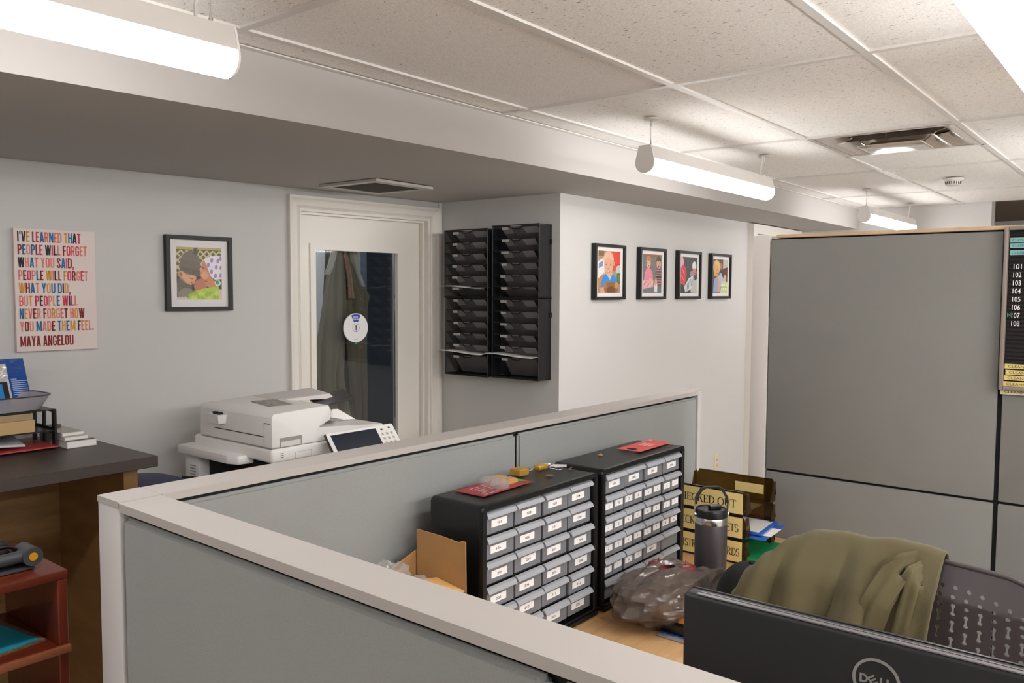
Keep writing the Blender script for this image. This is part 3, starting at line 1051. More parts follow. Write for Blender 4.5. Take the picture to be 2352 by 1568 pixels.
def cabinet(x0, zt, yf, numbers, label, half_rows):
    t = thing('drawer_cabinet', label, 'drawer cabinet', (x0 + CW / 2, yf + CD / 2, 0.738), group=None)
    X, Z, Yb = x0, 0.738, yf + CD
    H = zt - Z
    # shell: outer frame ring as four rounded walls, and the back
    out, inn = 0.014, 0.0
    def ring(hw, hh, r, n=5):
        pts = []
        for sx, sz, a0 in ((1, 1, 0), (-1, 1, PI / 2), (-1, -1, PI), (1, -1, 1.5 * PI)):
            for q in range(n):
                a = a0 + q / (n - 1) * PI / 2
                pts.append((sx * (hw - r) + r * math.cos(a), sz * (hh - r) + r * math.sin(a)))
        return pts
    cx, cz = X + CW / 2, Z + H / 2
    bt, bs = 0.017, 0.018
    secs = [(yf - 0.014, 0, 0.014), (yf - 0.010, 0.004, 0.017), (yf + 0.002, 0.004, 0.017), (yf + 0.004, 0, 0.016), (Yb - 0.01, 0.001, 0.016), (Yb, -0.006, 0.014)]
    vs, fs = [], []
    inner_f = ring(CW / 2 - bs, H / 2 - bt, 0.004)
    n = 20
    rings = [[(cx + a, yf + 0.03, cz + b) for a, b in inner_f], [(cx + a, yf - 0.012, cz + b) for a, b in inner_f], [(cx + a, yf - 0.015, cz + b) for a, b in ring(CW / 2 - bs + 0.003, H / 2 - bt + 0.003, 0.005)]]
    for y, e, r in secs:
        rings.append([(cx + a, y, cz + b) for a, b in ring(CW / 2 - 0.002 + e * 0.4, H / 2 - 0.001 + e * 0.25, r)])
    for r_ in rings:
        vs += r_
    for i in range(len(rings) - 1):
        for k in range(n):
            fs.append((i * n + k, i * n + (k + 1) % n, (i + 1) * n + (k + 1) % n, (i + 1) * n + k))
    fs.append(tuple(range((len(rings) - 1) * n, len(rings) * n)))
    # keep within the cabinet footprint on the desk
    vs = [(x, y, max(z, Z + 0.0005)) for x, y, z in vs]
    MB().raw(vs, fs).build('cabinet_shell', BLACK, t, smooth=40)
    MB().box(X + 0.016, X + CW - 0.016, Yb - 0.022, Yb - 0.018, Z + 0.012, Z + H - 0.012).build('back_panel', BLACK_MATTE, t, smooth=0)
    pw = (CW - 2 * bs) / 4
    ph = (H - 2 * bt - 0.008) / 6
    MB().box(X + 0.004, X + CW - 0.004, yf - 0.022, yf - 0.0155, Z + 0.001, Z + 0.013, 0.002, 1).build('base_lip', BLACK, t, smooth=30)
    # dividers between the drawers
    for c in range(1, 4):
        MB().box(X + bs + c * pw - 0.002, X + bs + c * pw + 0.002, yf + 0.001, Yb - 0.023, Z + bt, Z + H - bt).build('divider', BLACK_MATTE, t, smooth=0)
    for r in range(1, 6):
        MB().box(X + bs, X + CW - bs, yf + 0.0005, Yb - 0.023, Z + bt + 0.008 + r * ph - 0.002, Z + bt + 0.008 + r * ph + 0.001).build('shelf', BLACK_MATTE, t, smooth=0)
    for r in range(6):
        for c in range(4):
            dx, dz = X + bs + c * pw + 0.003, Z + bt + 0.008 + (5 - r) * ph + 0.002
            half = (r, c) in half_rows
            key = (half,)
            if key not in drawer_mesh:
                o = drawer_mb(pw - 0.006, ph - 0.004, half).build('drawer', [FROST, FROST_LIP], t, smooth=30, loc=(0, 0, 0))
                drawer_mesh[key] = o.data
            else:
                o = bpy.data.objects.new('drawer', drawer_mesh[key])
                COL.objects.link(o)
                o.parent = t
            push = random.uniform(-0.002, 0.003)
            o.location = (dx - (X + CW / 2), yf - 0.004 + push - (yf + CD / 2), dz - Z)
            tx = numbers.get((r, c))
            if tx:
                for q, s in enumerate(tx if isinstance(tx, tuple) else (tx,)):
                    if half:
                        lx0, lw = (0.007, 0.042) if q == 0 else ((pw - 0.006) / 2 + 0.007, 0.042)
                    else:
                        lx0, lw = ((pw - 0.006) * 0.20 + random.uniform(-0.006, 0.008), (pw - 0.006) * 0.54)
                    lz = 0.0135 + random.uniform(-0.002, 0.002)
                    mb = MB().box(lx0, lx0 + lw, -0.0006, -0.00005, lz, lz + 0.0185)
                    mb.text(s, lambda u, v, a=lx0 + lw / 2, b=lz + 0.0055: (a + u, -0.0009, b + v), 0.0066, 1, bold=0.012, align='CENTER', sx=1.5)
                    mb.build('label_sticker', [LABELW, INK], o, smooth=0, loc=(0, 0, 0))
    return t


n1 = {}
for r, row in enumerate((('101', '102', '103', '104'), ('105', '106', '107', '108'), ('201', '202', '203', '204'), ('205', '206', '207', '208'), ('209', '210', '211', '212'), (None, None, '301', '302'))):
    for c, s in enumerate(row):
        if s:
            n1[(r, c)] = s
cabinet(1.475, 1.153, 1.293, n1, 'nearer black drawer cabinet with frosted drawers labelled 101 to 302', [])
n2 = {(0, c): s for c, s in enumerate(('303', '304', '305', '306'))}
half = []
digs = [('5', '8', '2', '3', '2', '1', '2', '1'), ('1', '2', '5', '1', '8', '5', '0', '7'), ('2', '5', '3', '7', '5', '7', '8', '6'), ('1', '2', '8', '1', None, None, None, None)]
for r in range(1, 5):
    for c in range(4):
        a, b = digs[r - 1][2 * c:2 * c + 2]
        if a:
            n2[(r, c)] = (a, b)
            half.append((r, c))
n2[(4, 2)] = ('', 'MISC')
n2[(4, 2)] = 'MISC'
cabinet(1.996, 1.157, 1.287, n2, 'farther black drawer cabinet with a red door hanger on top', half)

# things lying on the cabinets
Z1 = 1.1545
def yaw(c, a):
    ca, sa = math.cos(a), math.sin(a)
    return lambda u, v, w=0.0: (c[0] + ca * u - sa * v, c[1] + sa * u + ca * v, c[2] + w)


RED = mat('card_red', '8e2c33', 0.45)
t = thing('blister_card', 'red packaging card with clear blister domes lying on the nearer drawer cabinet', 'packaging', (1.65, 1.39, Z1))
f = yaw((1.65, 1.389, Z1), 0.03)
W2, D2 = 0.105, 0.048
MB().hexa([f(-W2, -D2), f(W2, -D2), f(W2, D2), f(-W2, D2)], [f(-W2, -D2, .0012), f(W2, -D2, .0012), f(W2, D2, .0012), f(-W2, D2, .0012)]).build('card', RED, t, smooth=0)
MB().hexa([f(0.07, 0.0, .0013), f(W2, -0.03, .0013), f(W2, D2, .0013), f(0.06, D2, .0013)], [f(0.07, 0.0, .0016), f(W2, -0.03, .0016), f(W2, D2, .0016), f(0.06, D2, .0016)]).build('printed_corner', mat('card_green', '4fae3d', .5), t, smooth=0)
mb = MB()
for k in range(6):
    for q in range(3):
        u = -0.09 + q * 0.022 + 0.004 * k
        mb.quad([f(u, -0.04 + k * 0.013, .0015), f(u + 0.017, -0.04 + k * 0.013, .0015), f(u + 0.017, -0.036 + k * 0.013, .0015), f(u, -0.036 + k * 0.013, .0015)])
mb.build('printed_lines', mat('card_print', 'd9a3a3', .6), t, smooth=0)
for u, v in ((0.0, -0.018), (0.005, 0.022)):
    c = f(u, v)
    MB().lathe([(0.026, 0.0014), (0.025, 0.012), (0.02, 0.021), (0.01, 0.025), (0, 0.0255)], (c[0], c[1], Z1), 24).build('blister_dome', CLEAR, t, smooth=60)
for u, v in ((0.062, -0.008), (0.062, 0.028)):
    MB().hexa([f(u - .028, v - .014, .0017), f(u + .012, v - .014, .0017), f(u + .012, v + .014, .0017), f(u - .028, v + .014, .0017)], [f(u - .028, v - .012, .016), f(u + .012, v - .012, .013), f(u + .012, v + .012, .013), f(u - .028, v + .012, .016)]).build('wrapped_lock', mat('lock_wrap', 'b98d58', .35), t, smooth=0)
def coin(x, y, z, r, label, mt):
    o = MB().lathe([(0, 0), (r, 0), (r, 0.0016), (r * 0.92, 0.0016), (r * 0.9, 0.0013), (0, 0.0014)], (0, 0, 0), 28).build('coin', mt, None, loc=(x, y, z), smooth=30)
    return tag(o, label, 'coin')


coin(1.585, 1.372, Z1 + 0.0018, 0.013, 'silver coin on the red blister card, left of the other', STEEL)
coin(1.612, 1.362, Z1 + 0.0018, 0.011, 'darker silver coin on the red blister card, touching the domes', mat('coin_dull', '9c948c', .35, 1.0))
coin(1.845, 1.352, Z1 + 0.0003, 0.0115, 'bronze tinted coin lying alone on the nearer drawer cabinet', mat('coin_bronze', 'a98f72', .35, 1.0))


def padlock(c, a, label, s=1.0):
    t = thing('padlock', label, 'padlock', c)
    f = yaw(c, a)
    mb = MB()
    mb.hexa([f(-.022 * s, -.021 * s, .0005), f(.022 * s, -.021 * s, .0005), f(.022 * s, .021 * s, .0005), f(-.022 * s, .021 * s, .0005)],
            [f(-.022 * s, -.021 * s, .02 * s), f(.022 * s, -.021 * s, .02 * s), f(.022 * s, .021 * s, .02 * s), f(-.022 * s, .021 * s, .02 * s)])
    bmesh.ops.bevel(mb.bm, geom=mb.bm.edges[:], offset=0.003, segments=2, affect='EDGES')
    mb.build('lock_body', BRASS, t, smooth=40)
    pts = [f(.02 * s, -.014 * s, .01 * s)] + [f(.034 * s + .014 * s * math.sin(q), -.014 * s * math.cos(q), .01 * s) for q in [0, .5, 1, 1.57, 2.1, 2.6, 3.14]] + [f(.02 * s, .014 * s, .01 * s)]
    MB().tube(pts, 0.0033 * s, 10).build('shackle', CHROME, t)


padlock((1.80, 1.424, Z1), -0.1, 'brass padlock with chrome shackle on the nearer drawer cabinet', 0.95)
t = thing('padlock', 'small brass padlock with a dark shackle beside the key tag', 'padlock', (1.90, 1.425, Z1))
f = yaw((1.895, 1.424, Z1), 0.22)
MB().box(-0.02, 0.022, -0.012, 0.012, 0.0005, 0.013, 0.002, 2).build('lock_body', BRASS, t, loc=(0, 0, 0), smooth=40)
MB().tube([(0.02, -0.008, 0.007), (0.045, -0.008, 0.007), (0.053, 0, 0.007), (0.045, 0.008, 0.007), (0.02, 0.008, 0.007)], 0.003, 8).build('shackle', STEEL, t, loc=(0, 0, 0))
t = thing('key_ring', 'thin key ring with a clear plastic tag and small key on the nearer drawer cabinet', 'key ring', (1.945, 1.40, Z1))
MB().tube([(1.932 + 0.013 * math.cos(q * PI / 12), 1.385 + 0.013 * math.sin(q * PI / 12), Z1 + 0.0016) for q in range(24)], 0.001, 6, closed=True).build('ring', STEEL, t)
MB().tube([(1.925 + 0.010 * math.cos(q * PI / 12), 1.402 + 0.010 * math.sin(q * PI / 12), Z1 + 0.004 + 0.002 * math.sin(q * PI / 12)) for q in range(24)], 0.0008, 6, closed=True).build('ring', STEEL, t)
f = yaw((1.955, 1.408, Z1), -1.0)
MB().hexa([f(-.036, -.01, .0015), f(.03, -.01, .002), f(.03, .01, .002), f(-.036, .01, .0015)], [f(-.036, -.009, .0065), f(.03, -.009, .006), f(.03, .009, .006), f(-.036, .009, .0065)]).build('tag', mat('tag_clear', 'd9d6d4', .2, alpha=(.25, (1, 1, 1, 1))), t, smooth=0)
f = yaw((1.962, 1.362, Z1), 0.4)
mb = MB()
mb.hexa([f(-.012, -.002, .0005), f(.016, -.002, .0005), f(.016, .002, .0005), f(-.012, .002, .0005)], [f(-.012, -.002, .002), f(.016, -.002, .002), f(.016, .002, .002), f(-.012, .002, .002)])
c = f(-.016, 0)
mb.lathe([(0, .0005), (.007, .0005), (.007, .002), (0, .002)], c, 16)
mb.build('key', mat('key_bronze', '9a7f66', .35, 1.0), t, smooth=30)

# red door hanger with a hole, on the farther cabinet
t = thing('door_hanger', 'red door hanger card with a round hole on the farther drawer cabinet', 'card', (2.39, 1.36, 1.1585))
f = yaw((2.392, 1.362, 1.1587), 0.035)
w, d = 0.112, 0.043
cv = [Vector((-w, -d)), Vector((w, -d)), Vector((w, d)), Vector((-w, d))]
hole = [Vector((-0.082 + 0.017 * math.cos(-q * PI / 10), 0.004 + 0.017 * math.sin(-q * PI / 10))) for q in range(20)]
allv = cv + hole
ed = [(0, 1), (1, 2), (2, 3), (3, 0)] + [(4 + q, 4 + (q + 1) % 20) for q in range(20)]
vv, ff = cut_sheet(allv, ed, [hole])
bend = lambda u, v: 0.0016 + 0.006 * max(0.0, -u - 0.05) + 0.0008 * math.sin(u * 40)
o = MB().raw([f(p.x, p.y, bend(p.x, p.y)) for p in vv], [tuple(q) for q in ff]).build('card', mat('hanger_red', 'cc3f3a', .45), t, smooth=0, solid=0.0007)
mb = MB()
for k in range(4):
    for q in range(3):
        mb.quad([f(-0.01 + 0.012 * k, -0.022 + q * 0.015, .0036), f(-0.004 + 0.012 * k, -0.022 + q * 0.015, .0036), f(-0.004 + 0.012 * k, -0.010 + q * 0.015, .0036), f(-0.01 + 0.012 * k, -0.010 + q * 0.015, .0036)])
c = f(0.093, 0.028, 0.0036)
mb.lathe([(0, 0), (0.007, 0)], c, 16)
mb.quad([f(0.04, 0.034, .0036), f(0.084, 0.034, .0036), f(0.084, 0.037, .0036), f(0.04, 0.037, .0036)])
mb.build('printed_text', mat('hanger_print', 'f0c8c0', .6), t, smooth=0)
t = thing('key', 'tiny brass key lying on the farther drawer cabinet left of the door hanger', 'key', (2.165, 1.39, 1.1585))
f = yaw((2.165, 1.392, 1.1585), 0.5)
MB().lathe([(.003, .0003), (.0075, .0003), (.0075, .0022), (.003, .0022)], (0, 0, 0), 16).build('bow', BRASS, t, loc=(0, 0, 0))
MB().box(.007, .026, -.0022, .0022, .0003, .002).build('blade', BRASS, t, loc=(0, 0, 0), rotz=0.5, smooth=0)

# ------------------------------------------------------------------ open cardboard box left of the cabinets
t = thing('cardboard_box', 'open cardboard box with a raised flap left of the nearer drawer cabinet', 'box', (1.28, 1.4, 0.738))
bx0, bx1, by0, by1, bz0, bz1 = 1.09, 1.445, 1.20, 1.475, 0.738, 0.925
th = 0.004
mb = MB()
mb.box(bx0, bx1, by0, by1, bz0, bz0 + th)
mb.prism([(bx0, bz0 + th), (bx1, bz0 + th), (bx1, 1.018), (bx0 + .22, .975), (bx0, .93)], lambda x, z, y: (x, y, z), by1 - th, by1)
mb.box(bx0, bx0 + th, by0, by1 - th, bz0 + th, bz1)
mb.box(bx1 - th, bx1, by0, by1 - th, bz0 + th, bz1)
mb.box(bx0 + th, bx1 - th, by0, by0 + th, bz0 + th, bz1)
mb.build('box_body', CARD, t, smooth=0)
# tall flap standing up on the right side, torn upper edge
pts = [(1.302, bz1 + 0.001), (1.467, bz1 + 0.001), (1.469, 1.072), (1.43, 1.0715), (1.38, 1.070), (1.335, 1.0665), (1.322, 1.067), (1.319, 1.071), (1.304, 1.071)]
MB().prism(pts, lambda y, z, x: (x, y, z), bx1 - 0.0035, bx1).build('flap', CARD, t, smooth=0)
f0 = [(bx1 - 0.006, 1.304, .950), (bx1 - 0.006, 1.395, .962), (1.38, 1.40, .972), (1.352, 1.31, .957)]
MB().hexa(f0, [(x, y, z + 0.004) for x, y, z in f0]).build('flap', mat('cardboard_light', 'd2a463', .85), t, smooth=0)


def crumple(name, c, r, seed, mt, squash=(1, 1, 1), n=26, amp=0.22, parent=None, floor=None):
    rnd = np.random.RandomState(seed)
    ks = [(rnd.normal(size=3) * q, rnd.uniform(0, 6.28), w) for q, w in ((2, .5), (4, .35), (7, .22), (11, .14)) for _ in range(5)]
    def fn(u, v):
        th_, ph = u * 2 * PI, v * PI
        d = np.array([math.sin(ph) * math.cos(th_), math.sin(ph) * math.sin(th_), math.cos(ph)])
        h = sum(w * (1 - 2 * abs(math.sin(float(k @ d) + p))) for k, p, w in ks) / 3.0
        q = d * r * (1 + amp * h) * np.array(squash)
        z = c[2] + q[2]
        if floor is not None:
            z = max(z, floor)
        return (c[0] + q[0], c[1] + q[1], z)
    return MB().grid(fn, n * 2, n, wrap=True)


o = crumple('x', (1.29, 1.405, 0.985), 0.062, 3, None, (1.1, 0.8, 1.0)).build('bubble_wrap', CLEAR, None, smooth=12)
tag(o, 'crumpled clear plastic wrap sticking out of the cardboard box at left', 'packaging')
o = crumple('x', (1.385, 1.405, 0.945), 0.04, 8, None, (0.9, 0.8, 1.0)).build('bubble_wrap', CLEAR, None, smooth=12)
tag(o, 'small clear plastic wrap in the cardboard box beside the folded flap', 'packaging')
# ------------------------------------------------------------------ serif capitals for the tray labels
TK, TN = 0.13, 0.05
SERIF = {
 'C': (0.72, [('A', .40, .5, .36, .5, .85, 5.43), ('L', .70, .68, .70, .96, TN), ('L', .70, .06, .70, .26, TN)]),
 'H': (0.80, [('L', .16, 0, .16, 1, TK), ('L', .64, 0, .64, 1, TK), ('L', .16, .52, .64, .52, TN), ('S', .16, 0), ('S', .16, 1), ('S', .64, 0), ('S', .64, 1)]),
 'E': (0.66, [('L', .16, 0, .16, 1, TK), ('L', .16, .98, .58, .98, TN), ('L', .16, .02, .6, .02, TN), ('L', .16, .52, .46, .52, TN), ('L', .58, .8, .58, 1, TN), ('L', .60, 0, .60, .2, TN), ('L', .46, .42, .46, .62, TN), ('S', .16, 0), ('S', .16, 1)]),
 'K': (0.76, [('L', .16, 0, .16, 1, TK), ('L', .2, .45, .62, .98, TN), ('L', .34, .6, .66, .02, TK), ('S', .16, 0), ('S', .16, 1), ('S', .62, 1), ('S', .66, 0)]),
 'D': (0.78, [('L', .16, 0, .16, 1, TK), ('A', .26, .5, .44, .49, -1.57, 1.57), ('L', .16, .98, .28, .98, TN), ('L', .16, .02, .28, .02, TN), ('S', .14, 0), ('S', .14, 1)]),
 'O': (0.82, [('A', .41, .5, .35, .5, 0, 6.2832)]),
 'U': (0.78, [('L', .16, .3, .16, 1, TK), ('L', .64, .3, .64, 1, TN), ('A', .40, .32, .24, .32, 3.14, 6.28), ('S', .16, 1), ('S', .64, 1)]),
 'T': (0.70, [('L', .35, 0, .35, 1, TK), ('L', .04, .98, .66, .98, TN), ('L', .05, .76, .05, 1, TN), ('L', .65, .76, .65, 1, TN), ('S', .35, 0)]),
 'R': (0.76, [('L', .16, 0, .16, 1, TK), ('A', .32, .74, .26, .24, -1.57, 1.57), ('L', .16, .98, .34, .98, TN), ('L', .16, .5, .34, .5, TN), ('L', .36, .5, .66, .02, TK), ('S', .16, 0), ('S', .16, 1), ('S', .66, 0)]),
 'S': (0.58, [('A', .29, .74, .21, .24, .5, 4.4), ('A', .29, .26, .23, .25, -2.7, 1.3), ('L', .49, .76, .49, .98, TN), ('L', .06, .03, .06, .26, TN)]),
 'G': (0.80, [('A', .40, .5, .36, .5, .85, 5.5), ('L', .70, .70, .70, .96, TN), ('L', .66, .05, .66, .42, TK), ('S', .66, .42)]),
 'I': (0.36, [('L', .18, 0, .18, 1, TK), ('S', .18, 0), ('S', .18, 1)]),
 'A': (0.76, [('L', .08, .02, .36, 1, TN), ('L', .38, 1, .66, .02, TK), ('L', .2, .36, .54, .36, TN), ('S', .08, 0), ('S', .66, 0)]),
 'N': (0.80, [('L', .14, 0, .14, 1, TN), ('L', .14, .98, .64, .04, TK), ('L', .64, 0, .64, 1, TN), ('S', .14, 0), ('S', .12, 1), ('S', .64, 1)]),
 'P': (0.68, [('L', .16, 0, .16, 1, TK), ('A', .32, .72, .26, .26, -1.57, 1.57), ('L', .16, .98, .34, .98, TN), ('L', .16, .46, .34, .46, TN), ('S', .16, 0), ('S', .16, 1)]),
 '-': (0.4, [('L', .06, .4, .32, .4, .08)]), ' ': (0.36, [])}


def serif_text(mb, body, fn, h, width=None, mi=0):
    w0 = sum(SERIF[c][0] for c in body)
    k = (width / w0) if width else h
    x = -w0 / 2
    for ch in body:
        adv, st_ = SERIF[ch]
        for s in st_:
            if s[0] == 'L':
                _, ax, ay, bx, by, t = s
                d = Vector((bx - ax, by - ay))
                nrm = Vector((-d.y, d.x)).normalized() * t / 2
                q = [(ax + nrm.x, ay + nrm.y), (bx + nrm.x, by + nrm.y), (bx - nrm.x, by - nrm.y), (ax - nrm.x, ay - nrm.y)]
                mb.quad([fn((x + a) * k, b * h) for a, b in q], mi)
            elif s[0] == 'S':
                _, ax, ay = s
                yy = ay + (0.02 if ay < .5 else -0.02)
                q = [(ax - .14, yy - .02), (ax + .14, yy - .02), (ax + .14, yy + .02), (ax - .14, yy + .02)]
                mb.quad([fn((x + a) * k, b * h) for a, b in q], mi)
            else:
                _, cx, cy, rx, ry, a0, a1 = s
                N = 14
                for i in range(N):
                    p = a0 + (a1 - a0) * i / N
                    q_ = a0 + (a1 - a0) * (i + 1) / N
                    pts = []
                    for a, sg in ((p, 1), (q_, 1), (q_, -1), (p, -1)):
                        t = (TN + (TK - TN) * abs(math.cos(a))) / 2
                        pts.append((cx + (rx + sg * t) * math.cos(a), cy + (ry + sg * t) * math.sin(a)))
                    mb.quad([fn((x + a) * k, b * h) for a, b in pts], mi)
        x += adv
    return mb


# ------------------------------------------------------------------ smoked letter trays
TX0, TX1, TY0, TY1 = 2.66, 2.925, 1.12, 1.435
TH = 0.0835
words = ['REGISTRATION CARDS', 'CHECK-IN PACKETS', 'CHECKED OUT']
labels = ['lowest smoked letter tray of the stack, marked REGISTRATION CARDS', 'middle smoked letter tray of the stack, marked CHECK-IN PACKETS', 'topmost smoked letter tray of the stack, marked CHECKED OUT']
for k in range(3):
    z0 = 0.7385 + k * TH
    t = thing('letter_tray', labels[k], 'letter tray', ((TX0 + TX1) / 2, (TY0 + TY1) / 2, z0), group='smoked letter trays in the stack')
    prof_f = [(TX0, z0 + 0.004), (TX0 + 0.003, z0), (TX0 + 0.012, z0), (TX0 + 0.0035, z0 + 0.006)]
    h_ = TH - 0.003
    # floor
    MB().box(TX0 + 0.004, TX1 - 0.004, TY0 + 0.018, TY1 - 0.018, z0, z0 + 0.003).build('tray_floor', SMOKE, t, smooth=0)
    # front and back walls, back one higher profile, with chamfered hexagonal ends
    for xw, nm in ((TX0, 'front_wall'), (TX1 - 0.003, 'back_wall')):
        poly = [(TY0 + 0.016, z0), (TY0 - 0.002, z0 + 0.03), (TY0 + 0.004, z0 + h_ - 0.012), (TY0 + 0.012, z0 + h_), (TY1 - 0.012, z0 + h_), (TY1 - 0.004, z0 + h_ - 0.012), (TY1 + 0.002, z0 + 0.03), (TY1 - 0.016, z0)]
        MB().prism(poly, lambda y, z, x: (x, y, z), xw, xw + 0.003).build(nm, SMOKE, t, smooth=0)
        # bright cut edge at the right hand end, dark rolled rim along the top
        mb = MB()
        mb.box(xw - 0.002, xw + 0.006, TY0 + 0.012, TY1 - 0.012, z0 + h_ + .0001, z0 + h_ + 0.0022)
        mb.build('rim', BLACK_GLOSS, t, smooth=0)
    # short side returns at both ends of the back and front walls
    for y0, y1, s in ((TY0, TY0 + 0.003, -1), (TY1 - 0.003, TY1, 1)):
        for xa, xb, dr in ((TX0 + 0.0031, TX0 + 0.05, 1), (TX1 - 0.05, TX1 - 0.0031, -1)):
            a, b = (xa, xb) if dr > 0 else (xb, xa)
            pl = [(a, z0 + 0.004), (b, z0 + 0.004), (a + dr * 0.034, z0 + 0.03), (a + dr * 0.022, z0 + h_ - 0.006), (a, z0 + h_ - 0.004)]
            MB().prism(pl, lambda x, z, y: (x, y, z), y0, y1).build('side_wall', SMOKE, t, smooth=0)
    # yellow label card
    mb = MB().box(TX0 - 0.0012, TX0 - 0.0002, TY0 + 0.012, TY1 - 0.012, z0 + 0.006, z0 + h_ - 0.004)
    wd = {0: 0.262, 1: 0.252, 2: 0.232}[k]
    serif_text(mb, words[k], lambda u, v, z0=z0: (TX0 - 0.0016, (TY0 + TY1) / 2 - 0.006 - u, z0 + 0.026 + v), 0.027, wd, 1)
    mb.build('label_card', [LABELY, INK], t, smooth=0)
    if k == 2:
        MB().box(TX1 - 0.0042, TX1 - 0.0032, 1.165, 1.275, z0 + 0.022, z0 + 0.056).build('label_card', LABELY, t, smooth=0)


def sheet(name, c, w, d, a, z, h, mt, label, cat, tilt=0.0):
    o = MB().box(-w / 2, w / 2, -d / 2, d / 2, 0, h).build(name, mt, None, loc=(c[0], c[1], z), rot=(tilt, 0, a), smooth=0)
    return tag(o, label, cat)


BLUEF = mat('folder_blue', '2a62b8', .4)
zt = 0.7385 + TH
sheet('document_folder', (2.79, 1.2, 0), 0.215, 0.26, 0.05, zt + 0.004, 0.004, BLUEF, 'blue folder sticking out of the middle smoked tray, lower one', 'folder')
sheet('paper_sheet', (2.785, 1.195, 0), 0.11, 0.262, 0.05, zt + 0.0082, 0.0006, PAPER, 'white strip of paper between the two blue folders in the middle tray', 'paper')
sheet('document_folder', (2.80, 1.245, 0), 0.2, 0.30, 0.08, zt + 0.012, 0.004, BLUEF, 'upper blue folder in the middle smoked tray under a white sheet', 'folder')
sheet('paper_sheet', (2.805, 1.25, 0), 0.165, 0.28, 0.08, zt + 0.0162, 0.0006, PAPER, 'white printed sheet on the upper blue folder in the middle tray', 'paper')
sheet('paper_stack', (2.79, 1.215, 0), 0.23, 0.28, 0.02, 0.7425, 0.007, PAPER, 'stack of white paper in the lowest smoked tray', 'paper')
sheet('document_folder', (2.79, 1.2, 0), 0.235, 0.26, 0.03, 0.7515, 0.01, mat('folder_green', '1d8a4e', .45), 'bright green folder in the lowest smoked tray', 'folder')
sheet('paper_sheet', (2.88, 1.0, 0), 0.20, 0.03, 0.1, 0.7376, 0.0008, PAPER, 'narrow white paper strip on the desk right of the smoked trays', 'paper')

# ------------------------------------------------------------------ tumbler
BT = (2.28, 1.069, 0.7378)
t = thing('tumbler', 'charcoal insulated tumbler with steel band and black loop handle on the desk', 'tumbler', BT)
MB().lathe([(0, 0), (0.034, 0), (0.0355, 0.002), (0.037, 0.075), (0.0375, 0.08), (0.0455, 0.098), (0.0475, 0.112), (0.0475, 0.238), (0.046, 0.241)], (0, 0, 0), 48).build('body', mat('tumbler_charcoal', '363234', .45, bump=(700, .08, .0003)), t, loc=(0, 0, 0), smooth=40)
MB().lathe([(0.0462, 0.2411), (0.0468, 0.243), (0.0468, 0.259), (0.0455, 0.261)], (0, 0, 0), 48).build('steel_band', STEEL, t, loc=(0, 0, 0), smooth=40)
mb = MB().lathe([(0.0453, 0.2611), (0.0475, 0.263), (0.0475, 0.279), (0.046, 0.284), (0.043, 0.2855), (0.041, 0.282), (0, 0.282)], (0, 0, 0), 48)
mb.build('lid', BLACK, t, loc=(0, 0, 0), smooth=40)
MB().box(-0.008, 0.03, -0.009, 0.009, 0.2822, 0.295, 0.003, 2).build('spout_flap', BLACK, t, loc=(0, 0, 0), rotz=-0.6, smooth=40)
HA = 2.35
ch, sh = math.cos(HA), math.sin(HA)
hp = [(-0.050, 0.272), (-0.0515, 0.3), (-0.05, 0.318), (-0.034, 0.345), (-0.02, 0.352), (0.02, 0.352), (0.034, 0.345), (0.05, 0.318), (0.0515, 0.3), (0.050, 0.272)]
def band(pts, w, th, sel):
    mb = MB()
    P = [pts[i] for i in sel]
    for (a, b), (c, d) in zip(P[:-1], P[1:]):
        dx, dz = c - a, d - b
        l = math.hypot(dx, dz)
        nx, nz = -dz / l * th, dx / l * th
        q = []
        for s in (-w, w):
            q.append([(a * ch - s * sh, a * sh + s * ch, b), (c * ch - s * sh, c * sh + s * ch, d), ((c + nx) * ch - s * sh, (c + nx) * sh + s * ch, d + nz), ((a + nx) * ch - s * sh, (a + nx) * sh + s * ch, b + nz)])
        mb.hexa(q[0], q[1])
    return mb


band(hp, 0.006, -0.006, [1, 2, 3, 4, 5, 6, 7, 8]).build('handle', BLACK, t, loc=(0, 0, 0), smooth=50)
for s in (-1, 1):
    mb = MB()
    mb.tube([(s * 0.048 * ch, s * 0.048 * sh, 0.266), (s * 0.0515 * ch, s * 0.0515 * sh, 0.285), (s * 0.0515 * ch, s * 0.0515 * sh, 0.312)], 0.0035, 8)
    mb.cyl((s * 0.046 * ch, s * 0.046 * sh, 0.268), (s * 0.053 * ch, s * 0.053 * sh, 0.268), 0.007, n=12)
    mb.build('handle_pivot', STEEL, t, loc=(0, 0, 0))
mb = MB()
def onbody(a, z, r=0.0479):
    return (r * math.cos(a), r * math.sin(a), z)
for a0, a1, z0, z1 in ((-1.62, -1.38, 0.178, 0.184), (-1.50, -1.42, 0.184, 0.205)):
    mb.quad([onbody(a0, z0), onbody(a1, z0), onbody(a1, z1), onbody(a0, z1)])
mb.build('emblem', INK, t, loc=(0, 0, 0), smooth=0)

# ------------------------------------------------------------------ plastic bag with shopping
rnd = np.random.RandomState(5)
BC = (2.075, 1.105, 0.7405)
kk = [(rnd.normal(size=3) * q, rnd.uniform(0, 6.28), w) for q, w in ((2.2, .5), (4, .42), (8, .16), (13, .05)) for _ in range(5)]


